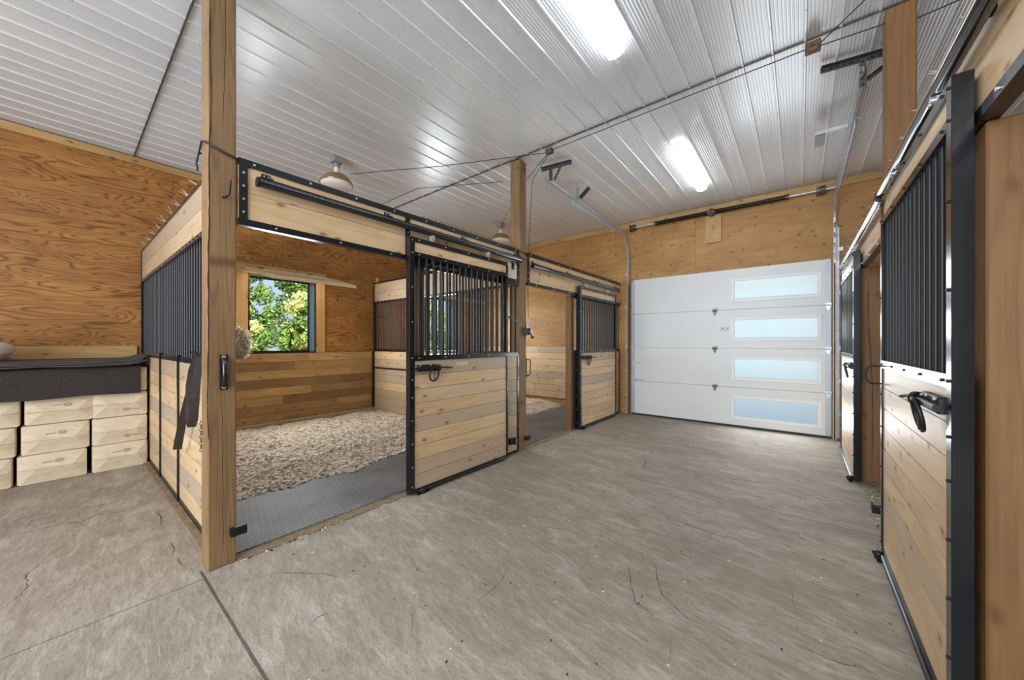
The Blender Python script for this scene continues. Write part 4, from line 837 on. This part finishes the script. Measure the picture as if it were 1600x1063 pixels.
# ------------------------------------------------------------------ paper bags of shavings
def bag(x1, y0, y1, z0, z1, flip, label, depth=.6, logo=True, grp='paper bags of shavings'):
    o = (x1-depth/2, (y0+y1)/2, z0); T = thing('paper_bag', label, 'bag', o, None)
    b = MB(o); x0 = x1-depth; c = .01; w = y1-y0; zm = (z0+z1)/2+random.uniform(-.01, .01); j = lambda: random.uniform(-.006, .006)
    # body: chamfered box with swollen ends
    ring = []
    for xx, ins in ((x0, .03), (x0+.05, 0), (x1-.03, 0), (x1, .012)):
        a0, a1, b0, b1 = y0+ins*.5+abs(j()), y1-ins*.5-abs(j()), z0+ins*.25, z1-ins*.4
        ring.append([(xx+j()*.5, a0, b0+c), (xx, a0+c, b0), (xx, (a0+a1)/2, b0), (xx, a1-c, b0), (xx+j()*.5, a1, b0+c), (xx, a1, zm), (xx, a1, b1-c), (xx, a1-c, b1), (xx, (a0+a1)/2, b1+.003), (xx, a0+c, b1), (xx, a0, b1-c), (xx, a0, zm)])
    vs = [p for r in ring for p in r]; n = 12; fs = []
    for i in range(3):
        for k in range(n): fs.append((i*n+k, i*n+(k+1) % n, (i+1)*n+(k+1) % n, (i+1)*n+k))
    fs.append(tuple(range(n))[::-1]); b.add(vs, fs)
    f = ring[3]; el = (x1+.03, y0+w*.27, zm); er = (x1+.03, y1-w*.24, zm); V = list(f)+[el, er]
    b.add(V, [(0, 12, 11), (11, 12, 10), (1, 2, 12, 0), (2, 3, 13, 12), (3, 4, 13), (4, 5, 13), (5, 6, 13), (6, 7, 13), (7, 8, 12, 13), (8, 9, 12), (9, 10, 12)])
    b.build('sack', 'paper', T)
    b = MB(o); b.add([(x1+.03 if .26 < q < .77 else x1+.006, y0+w*q, zm+dz) for q in (.03, .27, .5, .76, .97) for dz in (-.004, .005)]+[(x1+.036 if .26 < q < .77 else x1+.014, y0+w*q, zm) for q in (.03, .27, .5, .76, .97)], [f_ for i_ in range(4) for f_ in ((2*i_, 2*i_+2, 11+i_, 10+i_), (10+i_, 11+i_, 2*i_+3, 2*i_+1))]); b.build('seam', 'paper', T)
    if logo:
        cy = y0+w*(.55+.06*random.random()); cz = zm+(.055 if flip else -.06); bb = MB(o); xf = x1+.0285
        bb.tube([(xf-.004+(0.0), cy+.024*math.cos(a), cz+.015*math.sin(a)) for a in [i*math.pi/9 for i in range(18)]], .0016, 4, closed=True)
        bb.tube([(xf-.003, cy-.012, cz-.004), (xf-.003, cy-.004, cz+.006), (xf-.003, cy+.004, cz-.005), (xf-.003, cy+.013, cz+.005)], .0018, 4)
        for k in range(7): bb.box(xf-.006, xf-.002, cy-(.10-.009*k if flip else -.036-.009*k), cy-(.095-.009*k if flip else -.041-.009*k), cz-.004, cz+.001)
        bb.build('printed_logo', 'ink', T)
cols = [('right hand', .186, .584), ('middle', -.245, .178), ('left hand', -.69, -.262), ('hidden left', -1.12, -.73)]
rows = [('bottom', .0, .268), ('middle row', .27, .545), ('third row', .547, .80)]
names = {(0, 0): 'cream paper bag on the floor in the stack against the barred partition', (0, 1): 'cream paper bag second from the floor in the stack against the barred partition', (0, 2): 'cream paper bag third from the floor against the barred partition, touching the dark sheet',
         (1, 0): 'cream paper bag on the floor in the middle stack', (1, 1): 'cream paper bag second from the floor in the middle stack', (1, 2): 'cream paper bag third from the floor in the middle stack, under the dark sheet',
         (2, 0): 'cream paper bag on the floor at the left edge of the photo', (2, 1): 'cream paper bag second from the floor at the left edge of the photo', (2, 2): 'cream paper bag third from the floor at the left edge, under the dark sheet'}
for ci, (cn, y0, y1) in enumerate(cols[:3]):
    for ri, (rn, z0, z1) in enumerate(rows):
        dy = [(-.02 if ci else 0), 0, (.02 if ci else 0)][ri]; bag(-5.60+[.02, .0, .01][ri]+(.02 if ci == 0 else 0), y0+dy, y1+dy*(1 if ci else 0), z0+.001, z1, (ri == 0 or ci > 0), names[(ci, ri)])
bag(-5.56, .20, .582, .803, 1.06, True, 'crumpled paper bag on top of the stack, peeking out past the dark sheet', .55, False)
bag(-5.64, -.25, .19, .803, 1.055, True, 'paper bag of the top layer hidden behind the dark sheet, middle stack', .5, False)
bag(-5.64, -.70, -.26, .803, 1.055, True, 'paper bag of the top layer hidden behind the dark sheet, left stack', .5, False)
# dark sheet draped over the top layer
b = MB((-5.8, -.3, .8)); vs = []; nY = 24; prof = [(-6.22, 1.085), (-5.9, 1.085), (-5.58, 1.086), (-5.525, 1.078), (-5.505, 1.05), (-5.498, .95), (-5.496, .80)]
for i in range(nY+1):
    y = -1.05+(1.575)*i/nY
    for k, (x, z) in enumerate(prof): vs.append((x+.006*math.sin(y*9+k), y, z+(.004*math.sin(y*7) if k < 4 else 0)+(.012*mnoise.noise(Vector((y*3, 0, 0))) if k == 6 else 0)))
m = len(prof); q = [(i*m+k, i*m+k+1, (i+1)*m+k+1, (i+1)*m+k) for i in range(nY) for k in range(m-1)]
b.add(vs, q, smooth=True); b.add([Vector(v)+Vector((-.006, 0, -.006)) for v in vs], [f[::-1] for f in q], smooth=True)
one('rubber_sheet', b, 'sheet', 'speckled dark rubber sheet hanging over the top layer of paper bags', 'sheet')
# folded blanket layers
b = MB((-5.8, -.3, 1.1)); 
for L_, (zt, xf, ye) in enumerate(((1.112, -5.47, .57), (1.130, -5.48, .54), (1.148, -5.51, .56))):
    vs = []; nx, ny = 10, 26
    for j in range(ny+1):
        for i in range(nx+1):
            y = -1.05+(ye+1.05)*j/ny; x = -6.2+(xf+6.2)*i/nx; z = zt+.006*mnoise.noise(Vector((x*4, y*4, L_)))+(.045*max(0, (y-.40)/.17)**2 if y > .40 else 0)-(.012*(i == nx))
            vs.append((x+.01*math.sin(y*6+L_*2), y, z))
    q = [(j*(nx+1)+i, j*(nx+1)+i+1, (j+1)*(nx+1)+i+1, (j+1)*(nx+1)+i) for j in range(ny) for i in range(nx)]
    b.add(vs, q, smooth=True); b.add([Vector(v)-Vector((0, 0, .011)) for v in vs], [f[::-1] for f in q], smooth=True)
    e_ = [j*(nx+1)+nx for j in range(ny+1)]; b.add([vs[k] for k in e_]+[Vector(vs[k])-Vector((0, 0, .011)) for k in e_], [(k, k+ny+1, k+ny+2, k+1) for k in range(ny)])
one('folded_blanket', b, 'blanket', 'charcoal felt blanket folded flat on top of the paper bag stacks', 'blanket')
# filled sack
b = MB((-5.85, -.55, 1.14)); vs = []; nU, nV = 32, 16
for j in range(nV+1):
    for i in range(nU):
        th = 2*math.pi*i/nU; ph_ = math.pi*j/nV; cu = lambda v, p: math.copysign(abs(v)**p, v)
        k = 1+.05*mnoise.noise(Vector((math.cos(th)*3, math.sin(th)*3, ph_*3)))
        vs.append((-5.78+.26*k*cu(math.sin(ph_), .8)*cu(math.cos(th), .7), -.64+.36*k*cu(math.sin(ph_), .8)*cu(math.sin(th), .7), 1.258+.095*k*cu(math.cos(ph_), .8)))
b.add(vs, [(j*nU+i, (j+1)*nU+i, (j+1)*nU+(i+1) % nU, j*nU+(i+1) % nU) for j in range(nV) for i in range(nU)], smooth=True)
one('feed_sack', b, 'sack', 'pale stuffed sack lying on the folded blanket at the left edge', 'sack')
# ------------------------------------------------------------------ trees outside
def tree(x, y, s, nleaf, label, mixw, seed, rx=1.):
    R = random.Random(seed); T = thing('leafy_tree', label, 'tree', (x, y, -.05), 'trees outside the stall windows'); o = T.location
    b = MB(o); b.tube([(x, y, -.05), (x+.06, y+.05, 1.2*s), (x-.06, y, 2.4*s)], .11*s, 8, r2=.04)
    for k in range(6):
        a = R.uniform(0, 6.28); b.tube([(x, y, R.uniform(.5, 1.8)*s), (x+math.cos(a)*.5*s, y+math.sin(a)*.5*s, R.uniform(1.5, 3)*s)], .04*s, 6, r2=.012)
    b.build('trunk', 'bark', T)
    b = MB(o); cl = []
    for _ in range(60):
        z = R.uniform(.15, 3.6); w = (1-(z/3.9)**2.2)**.5*rx; a = R.uniform(0, 6.28); q = R.random()**.5
        cl.append((Vector((x+math.cos(a)*q*w*s, y+math.sin(a)*q*w*s, z*s)), R.uniform(.2, .36)*s, R.choices(range(4), mixw)[0]))
    for k in range(nleaf):
        c, r, mm = R.choice(cl); d = Vector((R.gauss(0, 1), R.gauss(0, 1), R.gauss(0, 1))).normalized(); p = c+d*r*(R.random()**.3)
        l = R.uniform(.03, .06)*max(1, s*1.1); u = (Vector((R.gauss(0, 1), R.gauss(0, 1), R.gauss(0, 1)))).normalized(); v = u.cross(d).normalized() if abs(u.dot(d)) < .95 else Vector((1, 0, 0))
        b.add([p-u*l, p-v*l*.5, p+u*l, p+v*l*.5], [(0, 1, 2, 3)], mm if R.random() < .75 else R.choices(range(4), mixw)[0])
    b.build('foliage', ['leaf0', 'leaf1', 'leaf2', 'leaf3'], T)
tree(-9.3, 2.2, .62, 15000, 'yellow green bush close outside the nearest stall window', (3, 2, 6, .3), 1)
tree(-9.5, 3.75, .66, 15000, 'pale green bush outside, to the right in the nearest stall window', (3, 2, 6, .6), 2)
tree(-11.6, 2.2, 1.0, 20000, 'taller dark green tree with yellow leaves behind the bushes', (5, 3, 3, .5), 3)
tree(-12.0, 4.7, 1.05, 20000, 'taller green tree outside, behind the pale bush', (5, 3, 3, .3), 4)
tree(-15.8, 3.4, 1.6, 20000, 'big dark green tree standing farthest back behind the others', (5, 4, 2.5, .2), 9, 1.15)
tree(-11.0, 6.9, .95, 9000, 'green tree outside the farther stall window', (4, 4, 3, 1), 5)
tree(-11.8, 9.1, 1.05, 9000, 'green tree farthest to the right outside the stall windows', (4, 4, 3, 1), 6)
tree(-16, 7.9, 1.5, 10000, 'big green tree far behind the farther stall window', (5, 6, 1.5, 1), 10, 1.15)
